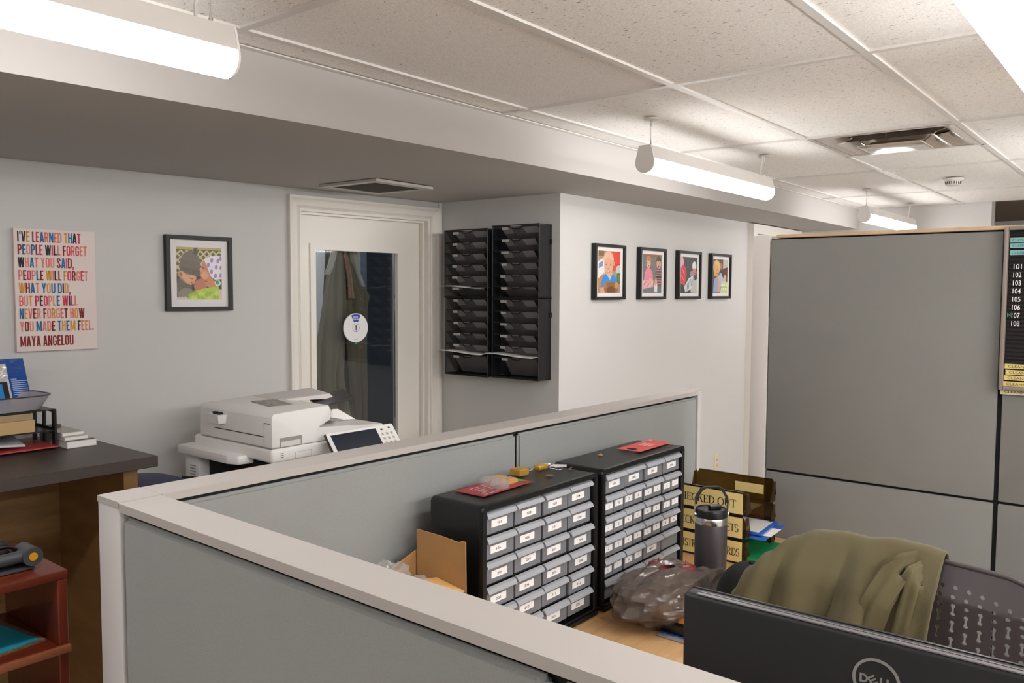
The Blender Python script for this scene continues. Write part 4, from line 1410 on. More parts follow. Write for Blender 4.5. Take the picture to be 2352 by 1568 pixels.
def bag_fn(u, v):
    th_ = u * 2 * PI
    ph = v * PI * 0.93 + 0.02 * PI
    d = np.array([math.sin(ph) * math.cos(th_), math.sin(ph) * math.sin(th_), -math.cos(ph)])
    h = sum(w * (1 - 2 * abs(math.sin(float(k @ d) + p))) for k, p, w in kk) / 2.6
    r = 1 + 0.13 * h
    x, y, z = d[0] * 0.195 * r, d[1] * 0.145 * r, d[2] * 0.078 * r + 0.066
    if d[2] > 0.4:
        z += 0.02 * (d[2] - 0.4)
    ca, sa = math.cos(-0.25), math.sin(-0.25)
    return (BC[0] + ca * x - sa * y, BC[1] + sa * x + ca * y, BC[2] + max(z, 0.0))


t = thing('plastic_bag', 'crumpled translucent plastic bag of food on the desk before the farther drawer cabinet', 'bag', BC)
MB().grid(bag_fn, 90, 46, wrap=True).build('bag_film', BAGM, t, smooth=14)
# gathered neck pulled towards the right, behind the tumbler
def neck(u, v):
    a = u * 2 * PI
    s = v
    c = Vector((2.13 + 0.06 * s, 1.03 - 0.055 * s, 0.80 + 0.045 * math.sin(s * 2.6)))
    r = 0.06 * (1 - 0.35 * s) * (1 + 0.22 * math.sin(5 * a + 3 * s) + 0.15 * math.sin(9 * a - 5 * s))
    p = c + Vector((-0.45 * math.cos(a) * r, -0.9 * math.cos(a) * r, 0.8 * math.sin(a) * r))
    return (p.x, p.y, max(p.z, 0.7405))


MB().grid(neck, 44, 16, wrap=True).build('bag_neck', BAGM, t, smooth=20)
mb = MB()
for i in range(9):
    y = 0.93 + 0.016 * i
    x = 1.975 - 0.012 * i * 0 + 0.004 * (i % 2)
    mb.quad([(x - .004, y, .7412), (x + .016, y - .004, .7412), (x + .018, y + .009, .7412), (x - .002, y + .012, .7412)])
t3 = MB().hexa([(1.955, .90, .7384), (2.03, .90, .7384), (2.03, 1.07, .7384), (1.955, 1.07, .7384)], [(1.955, .90, .7405), (2.03, .90, .7405), (2.03, 1.07, .7405), (1.955, 1.07, .7405)])
o = t3.build('food_wrapper', mat('wrapper_pale', '9a9aa2', .3), None, smooth=0)
tag(o, 'flat wrapper with blue print under the front of the plastic bag', 'wrapper')
mb.build('blue_print', mat('wrapper_blue', '3f5fae', .4), o, smooth=0)
for x, y, z, lb in ((2.135, 1.165, 0.85, 'left red apple in the mouth of the plastic bag'), (2.15, 1.085, 0.854, 'right red apple in the mouth of the plastic bag')):
    t = thing('apple', lb, 'apple', (x, y, z))
    MB().lathe([(0.003, -0.026), (0.012, -0.031), (0.024, -0.024), (0.034, -0.004), (0.035, 0.008), (0.029, 0.022), (0.017, 0.029), (0.006, 0.026), (0, 0.022)], (0, 0, 0), 28).build('fruit', mat('apple_red', '7f2a26', .35, var=(22, .25)), t, loc=(0, 0, 0), smooth=60)
    MB().tube([(0, 0, 0.022), (0.001, 0, 0.03), (0.004, 0.001, 0.038)], 0.0014, 6).build('stem', mat('stem_brown', '4a3423'), t, loc=(0, 0, 0))
t = thing('food_tray', 'black food tray with an amber lid inside the plastic bag', 'food tray', (2.07, 1.02, 0.745))
MB().box(1.98, 2.16, 0.95, 1.1, 0.743, 0.778, 0.008, 2).build('tray', BLACK_GLOSS, t, smooth=40)
MB().box(1.978, 2.162, 0.948, 1.102, 0.7782, 0.79, 0.003, 2).build('tray_lid', mat('amber_film', 'c98a3a', .15, coat=.5), t, smooth=40)
mb = crumple('x', (2.07, 1.03, 0.8), 0.05, 21, None, (1.2, 1.0, 0.5))
mb.build('foil', mat('foil_film', 'b8915e', .2, .3), t, smooth=12)

# ------------------------------------------------------------------ black baseball cap
CC = (2.105, 0.866, 0.738)
t = thing('baseball_cap', 'black baseball cap on the desk between the tumbler and the draped chair', 'cap', CC)
def dome(u, v):
    a = u * 2 * PI
    p = v * PI / 2
    r = 0.098 * math.cos(p) ** 0.75
    z = 0.075 + 0.13 * math.sin(p) ** 1.05
    seam = 1 - 0.02 * abs(math.cos(3 * a)) ** 12
    if v == 0:
        z -= 0.0
    return (1.12 * r * math.cos(a) * seam, r * math.sin(a) * seam, z)


mb = MB().grid(dome, 48, 14, wrap=True)
mb.build('crown', mat('cap_black', '080808', .9, bump=(500, .3, .001)), t, loc=(0, 0, 0), smooth=60)
MB().lathe([(0.1, 0.0), (0.1, 0.074), (0.098, 0.0749), (0.096, 0.0)], (0, 0, 0), 40).build('sweatband', MATS['cap_black'], t, loc=(0, 0, 0))
MB().lathe([(0, 0.2115), (0.008, 0.2095), (0.01, 0.205), (0.009, 0.2)], (0, 0, 0), 16).build('button', MATS['cap_black'], t, loc=(0, 0, 0))
def brim(u, v):
    a = -0.95 + 1.9 * u
    r = 0.1 + 0.075 * v * math.cos(a * 0.9)
    return (-r * math.cos(a) * 1.05, r * math.sin(a), 0.03 - 0.02 * v - 0.01 * (2 * u - 1) ** 2 + 0.045 * 0)


MB().grid(brim, 24, 6).build('brim', MATS['cap_black'], t, loc=(0, 0, 0), smooth=60, solid=0.003)

# ------------------------------------------------------------------ monitor seen from behind
MX, MYC = 1.085, 0.275
t = thing('monitor', 'black computer monitor seen from behind with a round silver logo', 'monitor', (MX, MYC, 0.738))
MZ0, MZ1, MW = 0.90, 1.2325, 0.273
ML = mat('monitor_back', '232225', 0.5, bump=(900, .12, .0003))
MB().box(0, 0.03, -MW, MW, MZ0 - .738, MZ1 - .738, 0.006, 3).build('shell', ML, t, loc=(0, 0, 0), smooth=40)
MB().box(0.0301, 0.036, -MW, MW, MZ0 - .738, MZ1 - .738, 0.002, 2).build('bezel', BLACK, t, loc=(0, 0, 0), smooth=40)
MB().box(0.0361, 0.0365, -MW + .008, MW - .008, MZ0 - .73, MZ1 - .746).build('screen', mat('screen_black', '08090b', .12), t, loc=(0, 0, 0), smooth=0)
mb = MB()
mb.box(0.002, 0.0098, -MW + 0.02, MW - 0.02, MZ1 - .7381, MZ1 - .7365)
mb.box(0.0125, 0.0155, -MW + 0.02, MW - 0.02, MZ1 - .7381, MZ1 - .7365)
mb.build('top_ridge', mat('ridge_grey', '6b676a', .4), t, loc=(0, 0, 0), smooth=0)
mb = MB()
for k in range(95):
    y = 0.09 - k * 0.0038
    mb.box(0.010, 0.0123, y, y + 0.0021, MZ1 - .7381, MZ1 - .7358)
mb.build('vent_teeth', mat('ridge_grey', '6b676a', .4), t, loc=(0, 0, 0), smooth=0, kind='stuff')
# round logo
SIL = mat('logo_silver', 'b9b6b4', .3, .6)
LC = (0.005, 1.179 - .738)
mb = MB()
R0, R1 = 0.0252, 0.0288
N = 48
vs, fs = [], []
for x in (-0.0012, 0.0002):
    for r in (R0, R1):
        vs += [(x, LC[0] - r * math.cos(2 * PI * i / N), LC[1] + r * math.sin(2 * PI * i / N)) for i in range(N)]
for i in range(N):
    j = (i + 1) % N
    fs += [(i, j, N + j, N + i), (i, 2 * N + i, 2 * N + j, j), (N + i, N + j, 3 * N + j, 3 * N + i)]
mb.raw(vs, fs)
LG = lambda u, v: (-0.0012, LC[0] - u, LC[1] + v)
def bar(ax, ay, bx, by, w):
    d = Vector((bx - ax, by - ay))
    n_ = Vector((-d.y, d.x)).normalized() * w / 2
    q = [(ax + n_.x, ay + n_.y), (bx + n_.x, by + n_.y), (bx - n_.x, by - n_.y), (ax - n_.x, ay - n_.y)]
    mb.hexa([LG(*p) for p in q], [(0.0002, LC[0] - p[0], LC[1] + p[1]) for p in q])


h2 = 0.0058
bw = 0.0024
# D
bar(-0.0185, -h2, -0.0185, h2, bw)
prev = None
for i in range(9):
    a = -1.57 + i * 3.14 / 8
    p = (-0.0165 + 0.0058 * math.cos(a), (h2 - bw / 2) * math.sin(a))
    if prev:
        bar(*prev, *p, bw)
    prev = p
bar(-0.0185, h2 - bw / 2, -0.0162, h2 - bw / 2, bw)
bar(-0.0185, -h2 + bw / 2, -0.0162, -h2 + bw / 2, bw)
# slanted E: three parallel bars rising to the right joined at the left
ca, sa = math.cos(0.62), math.sin(0.62)
for off in (-0.0042, 0.0, 0.0042):
    ax, ay = -0.0042 - sa * off - 0.0036 * ca, ca * off - 0.0036 * sa
    bar(ax, ay, ax + 0.0082 * ca, ay + 0.0082 * sa, 0.002)
bar(-0.0042 - sa * -0.0052 - 0.0036 * ca, ca * -0.0052 - 0.0036 * sa, -0.0042 - sa * 0.0052 - 0.0036 * ca, ca * 0.0052 - 0.0036 * sa, 0.002)
for x in (0.0058, 0.0136):
    bar(x, -h2, x, h2, bw)
    bar(x - bw / 2, -h2 + bw / 2, x + 0.0058, -h2 + bw / 2, bw)
mb.build('logo', SIL, t, loc=(0, 0, 0), smooth=0)
MB().box(0.006, 0.026, -0.035, 0.035, 0.02, 0.30, 0.004, 2).build('stand_neck', BLACK, t, loc=(0.031, 0, 0) if False else (0.0, 0, 0), smooth=30)
MB().box(-0.06, 0.14, -0.12, 0.12, 0.0005, 0.014, 0.004, 2).build('stand_base', BLACK, t, loc=(0, 0, 0), smooth=30)
t.rotation_euler = (0, 0, 0.02)

# ------------------------------------------------------------------ office chair with a perforated back
CX, CYC = 1.675, 0.405
t = thing('office_chair', 'dark grey office chair with a perforated plastic back behind the monitor', 'chair', (CX, CYC, 0))
CHM = mat('chair_plastic', '403a3d', .42, bump=(900, .12, .0003))
HW, ZB, ZTOP = 0.28, 0.58, 1.139


def chair_x(y, z):
    return 0.01 - 0.05 * (y / HW) ** 2 + 0.16 * (z - 0.85) + 0.04 * max(0.0, (z - 1.09)) / 0.06


outline = []
NR = 7
rr = 0.10
for sx, sz, a0 in ((1, 1, 0), (-1, 1, PI / 2), (-1, -1, PI), (1, -1, 1.5 * PI)):
    for q in range(NR):
        a = a0 + q / (NR - 1) * PI / 2
        cy_ = sx * (HW - rr)
        cz_ = (ZTOP - rr) if sz > 0 else (ZB + rr)
        y = cy_ + rr * math.cos(a)
        z = cz_ + rr * math.sin(a)
        outline.append(Vector((y, z)))
# dense outline
dense = []
for i in range(len(outline)):
    a, b = outline[i], outline[(i + 1) % len(outline)]
    k = max(1, int((b - a).length / 0.03))
    for q in range(k):
        dense.append(a.lerp(b, q / k))
dense = [Vector((p.x, p.y + (0.006 * (1 - (p.x / HW) ** 2) if p.y > 1.0 else 0))) for p in dense]
allv = list(dense)
edges = [(i, (i + 1) % len(dense)) for i in range(len(dense))]


HOLES = []


def add_hole(pts):
    HOLES.append([tuple(q) for q in pts])
    s = len(allv)
    allv.extend(pts)
    edges.extend([(s + i, s + (i + 1) % len(pts)) for i in range(len(pts))])


def dot(y, z, r=0.0044):
    return [Vector((y + r * math.cos(-q * PI / 4), z + r * math.sin(-q * PI / 4))) for q in range(8)]


def bone(y, z, r=0.0047, gap=0.0148):
    p = []
    for q in range(7):
        a = math.radians(-60 + 300 * q / 6)
        p.append(Vector((y + r * math.cos(a + 0), z + gap / 2 + r * math.sin(a))))
    for q in range(7):
        a = math.radians(120 + 300 * q / 6)
        p.append(Vector((y + r * math.cos(a), z - gap / 2 + r * math.sin(a))))
    p[0] = Vector((y + r * 0.45, z + gap / 2 - r * .85))
    p[6] = Vector((y - r * 0.45, z + gap / 2 - r * .85))
    p[7] = Vector((y - r * 0.45, z - gap / 2 + r * .85))
    p[13] = Vector((y + r * 0.45, z - gap / 2 + r * .85))
    return list(reversed(p))


COLS = 21
for c in range(COLS):
    y = (c - (COLS - 1) / 2) * 0.0235
    top = 1.110 - 0.05 * abs(y / HW) ** 3
    z = top
    for r in range(3 if c % 2 else 2):
        add_hole(dot(y + (0.002 if r % 2 else 0), z))
        z -= 0.0147
    z -= 0.0075
    while z > 0.70:
        add_hole(bone(y, z))
        z -= 0.0305
for i in range(18):
    for j in range(22):
        p = Vector((-HW + 0.03 + i * (2 * HW - 0.06) / 17, ZB + 0.03 + j * 0.025))
        if all(abs(p.x - (c - 10) * 0.0235) > 0.009 for c in range(COLS)) and p.y < ZTOP - 0.02 and abs(p.x) < HW - 0.02:
            allv.append(p)
vv, ff = cut_sheet(allv, edges, HOLES)
vs, fs = thicken([(chair_x(p.x, p.y), p.x, p.y) for p in vv], [tuple(q) for q in ff], lambda v: (0.007, 0, 0))
MB().raw(vs, fs).build('backrest', CHM, t, loc=(0, 0, 0), smooth=40)
rim = [(chair_x(p.x, p.y), p.x, p.y) for p in dense]
MB().tube([(a + .0035, b, c) for a, b, c in rim], 0.0062, 8, closed=True).build('rim', CHM, t, loc=(0, 0, 0), smooth=60)
def seat(u, v):
    a = u * 2 * PI
    s = v
    r = abs(math.cos(a)) ** 2 / 0.24 ** 2 + abs(math.sin(a)) ** 2 / 0.25 ** 2
    r = 1 / math.sqrt(r)
    if s <= 0.5:
        q = s / 0.5
        return (-0.2 + r * q * math.cos(a), r * q * math.sin(a), 0.475 - 0.02 * (1 - q ** 2) + 0.0)
    q = (1 - s) / 0.5
    return (-0.2 + r * q * 0.97 * math.cos(a), r * q * 0.97 * math.sin(a), 0.425)


MB().grid(seat, 36, 10, wrap=True).build('seat', CHM, t, loc=(0, 0, 0), smooth=60)
MB().tube([(-0.15, 0, 0.42), (0.02, 0, 0.43), (0.07, 0, 0.5), (0.03, 0, 0.66)], [.03, .03, .028, .02], 10).build('back_bracket', BLACK, t, loc=(0, 0, 0))
MB().cyl((-0.18, 0, 0.1), (-0.18, 0, 0.424), 0.028).build('gas_column', BLACK, t, loc=(0, 0, 0))
for k in range(5):
    a = 2 * PI * k / 5
    e = (-0.18 + 0.27 * math.cos(a), 0.27 * math.sin(a))
    leg = MB().tube([(-0.18, 0, 0.11), (-0.18 + 0.14 * math.cos(a), 0.14 * math.sin(a), 0.1), (e[0], e[1], 0.075)], [.03, .024, .018], 8).build('leg', BLACK, t, loc=(0, 0, 0))
    MB().cyl((e[0] - .02 * math.sin(a), e[1] + .02 * math.cos(a), 0.03), (e[0] + .02 * math.sin(a), e[1] - .02 * math.cos(a), 0.03), 0.03).build('caster', BLACK_MATTE, leg, loc=(0, 0, 0))

# olive jacket draped over the left part of the chair back
JAC = weave_mat('jacket_fleece', '5b543c', 0.1, 900)
JB = (CX, CYC, 0)
t = thing('jacket', 'olive green fleece jacket draped over the back of the office chair', 'jacket', (CX, CYC + 0.1, 1.0))
def interp(x, P):
    for (a, b), (c, d) in zip(P[:-1], P[1:]):
        if x <= c:
            s = (x - a) / (c - a)
            s = s * s * (3 - 2 * s)
            return b + (d - b) * s
    return P[-1][1]


def jacket_fn(u, v):
    # u: 0 left (large y) .. 1 right (small y); v: 0 front hem .. 0.5 crest .. 1 back hem
    yl = 0.315 - 0.385 * u
    crest = interp(u, [(0, 1.015), (0.08, 1.07), (0.16, 1.102), (0.26, 1.134), (0.37, 1.150), (0.5, 1.153), (0.63, 1.149), (0.75, 1.156), (0.9, 1.153), (1.0, 1.148)])
    if v < 0.46:
        s = (0.46 - v) / 0.46
        drop = s * 0.34
        side = -1
    elif v > 0.54:
        s = (v - 0.54) / 0.46
        drop = s * 0.30
        side = 1
    else:
        s = 0
        drop = 0
        side = (v - 0.5) / 0.04
    z = crest - drop
    A = 0.030 * min(1, .12 + s * 2.4)
    fold = abs(math.sin(u * 10.5 + 0.5 + 1.0 * s)) ** .8 * 1.5 - .75 + math.sin(u * 37 + 2.1 - 2.5 * s) * 0.22 + math.sin(u * 63 + s * 4) * 0.08
    r_ = (u - (.66 - .10 * s)) / .075
    fold += 1.1 * math.exp(-r_ * r_)
    base = chair_x(max(-HW, min(HW, yl)), min(max(z, 0.7), 1.15))
    off = 0.024 + A * (0.75 + fold)
    x = base + side * off
    if s == 0:
        z += 0.018 * math.sqrt(max(0, 1 - side * side)) - 0.004
        x = base + side * 0.024
    y = yl + 0.05 * s * (1 - u) ** 2 + 0.01 * math.sin(9 * s + 5 * u) * s
    if u < 0.12:
        x += (0.12 - u) * 0.25 * -side * min(1, s * 3)
    return (x + CX, y + CYC, z)


MB().grid(jacket_fn, 90, 60).build('jacket_body', JAC, t, smooth=80, solid=0.004)
def yz(y, z, off):
    return (CX + chair_x(max(-HW, min(HW, y - CYC)), min(z, 1.15)) - off, y, z)


# hood/collar fold lying over the crest
def fold_strip(path, wid, amp, ph):
    def fn(u, v):
        k = u * (len(path) - 1)
        i = min(int(k), len(path) - 2)
        s = k - i
        a, b = Vector(path[i]), Vector(path[i + 1])
        c = a.lerp(b, s)
        d = (b - a).normalized()
        side = d.cross(Vector((-1, 0, 0)))
        side = side.normalized() if side.length > .01 else Vector((0, 1, 0))
        w = wid[i] + (wid[i + 1] - wid[i]) * s
        a_ = v * 2 * PI
        bul = 1 + amp * math.sin(4 * a_ + ph + 6 * u) * 0.5 + amp * math.sin(7 * a_ + 2 * ph)
        p = c + side * math.cos(a_) * w * bul + Vector((-1, 0, 0)) * math.sin(a_) * w * 0.62 * bul
        return tuple(p)
    return MB().grid(lambda a, b: fn(b, a), 28, 26, wrap=True)


p1 = [yz(0.485, 1.120, -0.06), yz(0.485, 1.158, 0.0), yz(0.50, 1.12, 0.055), yz(0.52, 1.04, 0.06), yz(0.535, 0.95, 0.062), yz(0.54, 0.86, 0.06)]
p2 = [yz(0.375, 1.105, -0.03), yz(0.372, 1.138, 0.0), yz(0.405, 1.135, 0.06), yz(0.43, 1.08, 0.068), yz(0.455, 1.0, 0.07), yz(0.47, 0.9, 0.068)]
fold_strip(p2, [.012, .02, .025, .024, .026, .02], .2, 1.7).build('sleeve', JAC, t, smooth=80)
p3 = [yz(0.362, 1.105, -0.03), yz(0.36, 1.136, 0.01), yz(0.375, 1.125, 0.055), yz(0.385, 1.05, 0.05), yz(0.40, 0.95, 0.05), yz(0.41, 0.86, .05)]
fold_strip(p3, [.008, .016, .02, .024, .026, .02], .2, 3.1).build('sleeve', JAC, t, smooth=80)

# wall outlet
t = thing('wall_outlet', 'cream double wall outlet low on the picture wall', 'outlet', (5.49, 2.5445, 0.45))
MB().box(-0.035, 0.035, -0.006, 0, -0.057, 0.057, 0.002, 2).build('cover_plate', mat('outlet_cream', 'd9ccae', .4), t, loc=(0, 0, 0), smooth=30)
for z in (-0.02, 0.02):
    s = MB().prism([(0.016 * math.cos(q * PI / 8) * 1.05, 0.0135 * math.sin(q * PI / 8)) for q in range(16)], lambda a, b, y: (a, y, b), -0.009, -0.0062).build('socket', MATS['outlet_cream'], t, loc=(0, 0, z), smooth=0)
    mb = MB()
    mb.box(-0.008, -0.005, -0.0096, -0.009, -0.004, 0.005)
    mb.box(0.005, 0.008, -0.0096, -0.009, -0.004, 0.005)
    mb.box(-0.002, 0.002, -0.0096, -0.009, -0.01, -0.006)
    mb.build('slots', INK, s, loc=(0, 0, 0), smooth=0)
# ------------------------------------------------------------------ painted photo prints
class Paint:
    def __init__(self, w, h, col):
        self.w, self.h = w, h
        self.a = np.empty((h, w, 3))
        self.a[:] = self.c(col)
        yy, xx = np.mgrid[0:h, 0:w]
        self.x = (xx + .5) / w
        self.y = (yy + .5) / h

    @staticmethod
    def c(h):
        return np.array([int(h[i:i + 2], 16) / 255 for i in (0, 2, 4)])

    def put(self, m, col, soft=None):
        if soft is not None:
            self.a = self.a * (1 - soft[..., None]) + self.c(col) * soft[..., None]
        else:
            self.a[m] = self.c(col)

    def ell(self, cx, cy, rx, ry, col, rot=0.0, soft=0.12, clip=None):
        c, s = math.cos(rot), math.sin(rot)
        dx, dy = self.x - cx, self.y - cy
        d = np.sqrt(((dx * c + dy * s) / rx) ** 2 + ((-dx * s + dy * c) / ry) ** 2)
        m = np.clip((1 - d) / soft + 0.5, 0, 1)
        if clip is not None:
            m = m * clip
        self.put(None, col, m)

    def poly(self, pts, col, clip=None):
        m = np.zeros((self.h, self.w), bool)
        n = len(pts)
        for i in range(n):
            (x0, y0), (x1, y1) = pts[i], pts[(i + 1) % n]
            if y0 == y1:
                continue
            cond = (self.y < max(y0, y1)) & (self.y >= min(y0, y1))
            xi = x0 + (self.y - y0) / (y1 - y0) * (x1 - x0)
            m ^= cond & (self.x < xi)
        if clip is not None:
            m &= clip
        self.put(m, col)
        return m

    def rect(self, x0, y0, x1, y1, col):
        self.put((self.x >= x0) & (self.x < x1) & (self.y >= y0) & (self.y < y1), col)

    def noise(self, amp, seed=1):
        r = np.random.RandomState(seed)
        n = r.normal(size=(self.h, self.w))
        n = (n + np.roll(n, 1, 0) + np.roll(n, 1, 1) + np.roll(n, (1, 1), (0, 1))) / 2
        self.a = np.clip(self.a + n[..., None] * amp, 0, 1)

    def mesh(self, name, fn, parent):
        """fn(s, t) with s right, t down in 0..1 -> xyz world"""
        w, h = self.w, self.h
        vs = [fn(i / w, j / h) for j in range(h + 1) for i in range(w + 1)]
        fs = [(j * (w + 1) + i, (j + 1) * (w + 1) + i, (j + 1) * (w + 1) + i + 1, j * (w + 1) + i + 1) for j in range(h) for i in range(w)]
        off = wloc(parent)
        me = bpy.data.meshes.new(name)
        me.from_pydata([tuple(Vector(v) - off) for v in vs], [], fs)
        at = me.color_attributes.new('Col', 'FLOAT_COLOR', 'CORNER')
        px_ = self.a.reshape(-1, 3)
        l = np.where(px_ <= 0.04045, px_ / 12.92, ((px_ + 0.055) / 1.055) ** 2.4)
        rgba = np.ones((len(px_), 4, 4))
        rgba[:, :, :3] = l[:, None, :]
        at.data.foreach_set('color', rgba.ravel().astype(np.float32))
        me.materials.append(PRINT)
        o = bpy.data.objects.new(name, me)
        COL.objects.link(o)
        o.parent = parent
        return o


def photo_babies():
    p = Paint(170, 190, '6b6350')
    k = ((p.x * 7 + p.y * 7.8) % 1 < .34) | ((p.x * 7 - p.y * 7.8) % 1 < .34)
    p.put(k & (p.y < .5), 'cbbf8c')
    p.rect(0, 0, 1, .045, 'b7a96f')
    p.rect(0, .045, 1, .06, '5e553c')
    p.rect(0, .55, 1, 1, '4c433e')
    p.ell(.16, .78, .17, .24, '6d6558')
    p.ell(.2, .92, .18, .14, '8d8676')
    p.poly([(.04, .46), (.42, .52), (.43, .6), (.39, .64), (.38, .7), (.3, .72), (.2, .68), (.1, .58)], 'cf9b78')
    p.ell(.24, .58, .16, .09, 'd9a683', .3, .8)
    p.ell(.33, .645, .05, .035, 'd8a07f', .3, .6)
    p.ell(.33, .68, .035, .012, 'a9675a', .4)
    p.ell(.31, .595, .045, .009, '6b4a3c', .25)
    p.ell(.08, .52, .045, .06, 'c8906e')
    p.ell(.085, .52, .022, .035, 'a8704f')
    p.ell(.3, .3, .22, .23, '7b7068', .1)
    p.poly([(.05, .38), (.1, .22), (.5, .3), (.52, .55), (.45, .56), (.08, .45)], '756a62')
    p.poly([(.06, .36), (.5, .44), (.51, .56), (.08, .45)], '6b615a')
    p.ell(.42, .08, .06, .07, '665c56')
    p.poly([(.6, .24), (.68, .34), (.78, .56), (.82, .63), (.7, .65), (.58, .62), (.53, .55), (.52, .46), (.505, .42), (.54, .38), (.57, .3)], 'c98c68')
    p.ell(.61, .53, .08, .075, 'dfa57e', 0, .8)
    p.ell(.53, .42, .028, .03, 'd8a17e')
    p.ell(.585, .39, .035, .008, '6b4a3c', -.4)
    p.ell(.525, .485, .025, .012, 'a9675a', .3)
    m = p.poly([(.6, .22), (.75, .16), (1, .15), (1, .6), (.85, .62), (.75, .55), (.66, .34)], 'e9e2e4')
    for x, y in ((.78, .24), (.92, .25), (.7, .33), (.88, .37), (.99, .38), (.77, .46), (.86, .54), (.98, .53), (.98, .2)):
        p.ell(x, y, .033, .045, 'a48bc2', .2, .2, m.astype(float))
    p.ell(.52, .73, .15, .13, 'c07a63', -.3)
    p.ell(.78, .7, .16, .07, 'cf8d6c')
    p.ell(.91, .68, .07, .06, 'cfd8c8')
    p.ell(.9, .67, .04, .04, '3f9a80')
    p.poly([(.2, 1), (.38, .84), (.6, .78), (.92, .74), (1, .9), (1, 1)], 'b5cb56')
    for i in range(16):
        p.ell(.3 + .045 * i, .93 + .05 * math.sin(i * 2.3), .05, .05, 'c6da72' if i % 2 else 'a3bb48', 0, .9)
    p.rect(.94, .8, 1, 1, 'd8c6ae')
    p.poly([(0, 1), (0, .96), (.2, .94), (.25, 1)], 'cdc4ba')
    p.noise(.018)
    return p


def photo_boy():
    p = Paint(140, 190, '9a8a76')
    p.poly([(.55, 0), (1, 0), (1, .42), (.6, .5)], 'd5452f')
    for y in (.14, .3):
        p.rect(.62, y, 1, y + .012, 'a8321f')
    p.poly([(0, .25), (.28, .15), (.28, .55), (0, .7)], 'd9d6d8')
    p.poly([(.02, .3), (.2, .24), (.2, .36), (.02, .42)], '7b7fae')
    p.poly([(0, .66), (.26, .52), (.2, .85), (0, .95)], 'c07c3d')
    p.rect(0, 0, .26, .12, '7d5b3d')
    p.ell(.93, .45, .14, .12, 'b9bbb6')
    p.rect(.84, .52, 1, .78, '57604c')
    p.rect(.9, .56, .97, .72, '4b8d4f')
    p.poly([(.1, .86), (.2, .6), (.36, .52), (.62, .53), (.78, .6), (.86, .9)], '2c83cc')
    p.poly([(.36, .52), (.52, .7), (.64, .53)], 'd9b49d')
    p.ell(.46, .2, .23, .2, 'dcb096')
    p.ell(.46, .37, .2, .22, 'd2a184')
    p.ell(.71, .3, .04, .05, 'c99576')
    for x in (.36, .55):
        p.ell(x, .33, .038, .014, '4a3a32')
        p.ell(x, .285, .06, .008, '8c6650')
    p.ell(.45, .42, .035, .022, 'b77f66')
    p.ell(.46, .50, .075, .022, 'a2503f')
    p.ell(.46, .495, .05, .01, 'e8dcd0')
    p.ell(.58, .9, .32, .17, '8f5e33')
    p.ell(.32, .82, .08, .07, 'a8733f')
    p.ell(.84, .82, .09, .08, 'c08e4e')
    p.ell(.58, .94, .18, .1, '6f4524')
    p.poly([(.1, .88), (.24, .86), (.3, 1), (.1, 1)], 'cf9c7c')
    p.noise(.02, 2)
    return p


def photo_girls():
    p = Paint(140, 190, '7d7a78')
    p.put(((p.x * 26 + p.y * 30) % 2 < 1) ^ ((p.x * 26 - p.y * 30) % 2 < 1), '6a6866')
    p.rect(0, 0, 1, .07, '8c5f48')
    p.rect(0, .86, 1, 1, '6f7274')
    for x, sk, hr, top in ((.3, 'd9a88c', 'b07c48', 'd77f93'), (.84, 'cf9c84', '5a4536', '6e4a52')):
        p.ell(x, .14, .13, .1, hr)
        p.ell(x, .24, .115, .12, sk)
        p.ell(x, .13, .115, .045, hr)
        for e in (-.05, .05):
            p.ell(x + e, .225, .02, .012, '3b2b25')
        p.ell(x, .3, .035, .014, 'a84f4a')
    p.ell(.84, .31, .035, .025, '8a3b3b')
    p.poly([(.2, .36), (.4, .36), (.52, .5), (.56, .74), (.06, .74), (.1, .5)], 'd98096')
    p.poly([(.02, .68), (.58, .68), (.56, .84), (.04, .9)], 'd8a2a4')
    for i in range(14):
        p.ell(.05 + .04 * i, .72 + .05 * (i % 3), .02, .02, 'b2455c' if i % 2 else 'e5cdc9')
    p.poly([(.72, .36), (.96, .36), (1, .5), (1, .84), (.72, .8), (.66, .5)], '7d4c54')
    for i in range(6):
        p.rect(.68, .4 + i * .07, 1, .412 + i * .07, 'd5c3c2')
        p.rect(.7 + i * .055, .38, .712 + i * .055, .82, '2f2a2c')
    p.rect(.72, .57, 1, .6, '3a2326')
    p.rect(.62, .76, .78, .98, 'd7d3d6')
    p.ell(.42, .67, .09, .05, 'd9a88c')
    p.ell(.7, .72, .06, .1, 'cf9c84')
    p.noise(.022, 3)
    return p


def photo_sleeper():
    p = Paint(140, 190, '3b3938')
    p.ell(.5, .4, .3, .3, '474443', 0, .8)
    p.poly([(0, 0), (.1, 0), (.2, .15), (.18, .28), (0, .3)], 'd9a5ac')
    p.ell(.16, .5, .18, .28, 'c23f45')
    for i in range(9):
        p.ell(.06 + .05 * (i % 4), .32 + .05 * i, .03, .02, 'dc7a78')
    p.poly([(.18, .72), (.3, .74), (.26, .88), (.2, .86)], 'b8434a')
    p.ell(.82, .24, .13, .13, 'd2d4d8')
    p.poly([(.72, .3), (.78, .12), (.86, .14), (.95, .32)], 'd8dadd')
    p.ell(.84, .4, .13, .09, 'b98070', .4)
    p.ell(.88, .44, .05, .03, 'a3604f')
    p.ell(.68, .46, .12, .08, '9b8796')
    p.poly([(.28, .98), (.22, .82), (.5, .58), (.8, .5), (.86, .72), (.6, .9)], 'c9d0d4')
    for i in range(7):
        x = .3 + .075 * i
        p.poly([(x, .78 - .04 * i), (x + .03, .76 - .04 * i), (x + .06, .95 - .04 * i), (x + .03, .97 - .04 * i)], '4f6b86')
    p.poly([(.6, .98), (.7, .7), (1, .6), (1, 1)], 'b9b4ac')
    p.noise(.022, 4)
    return p


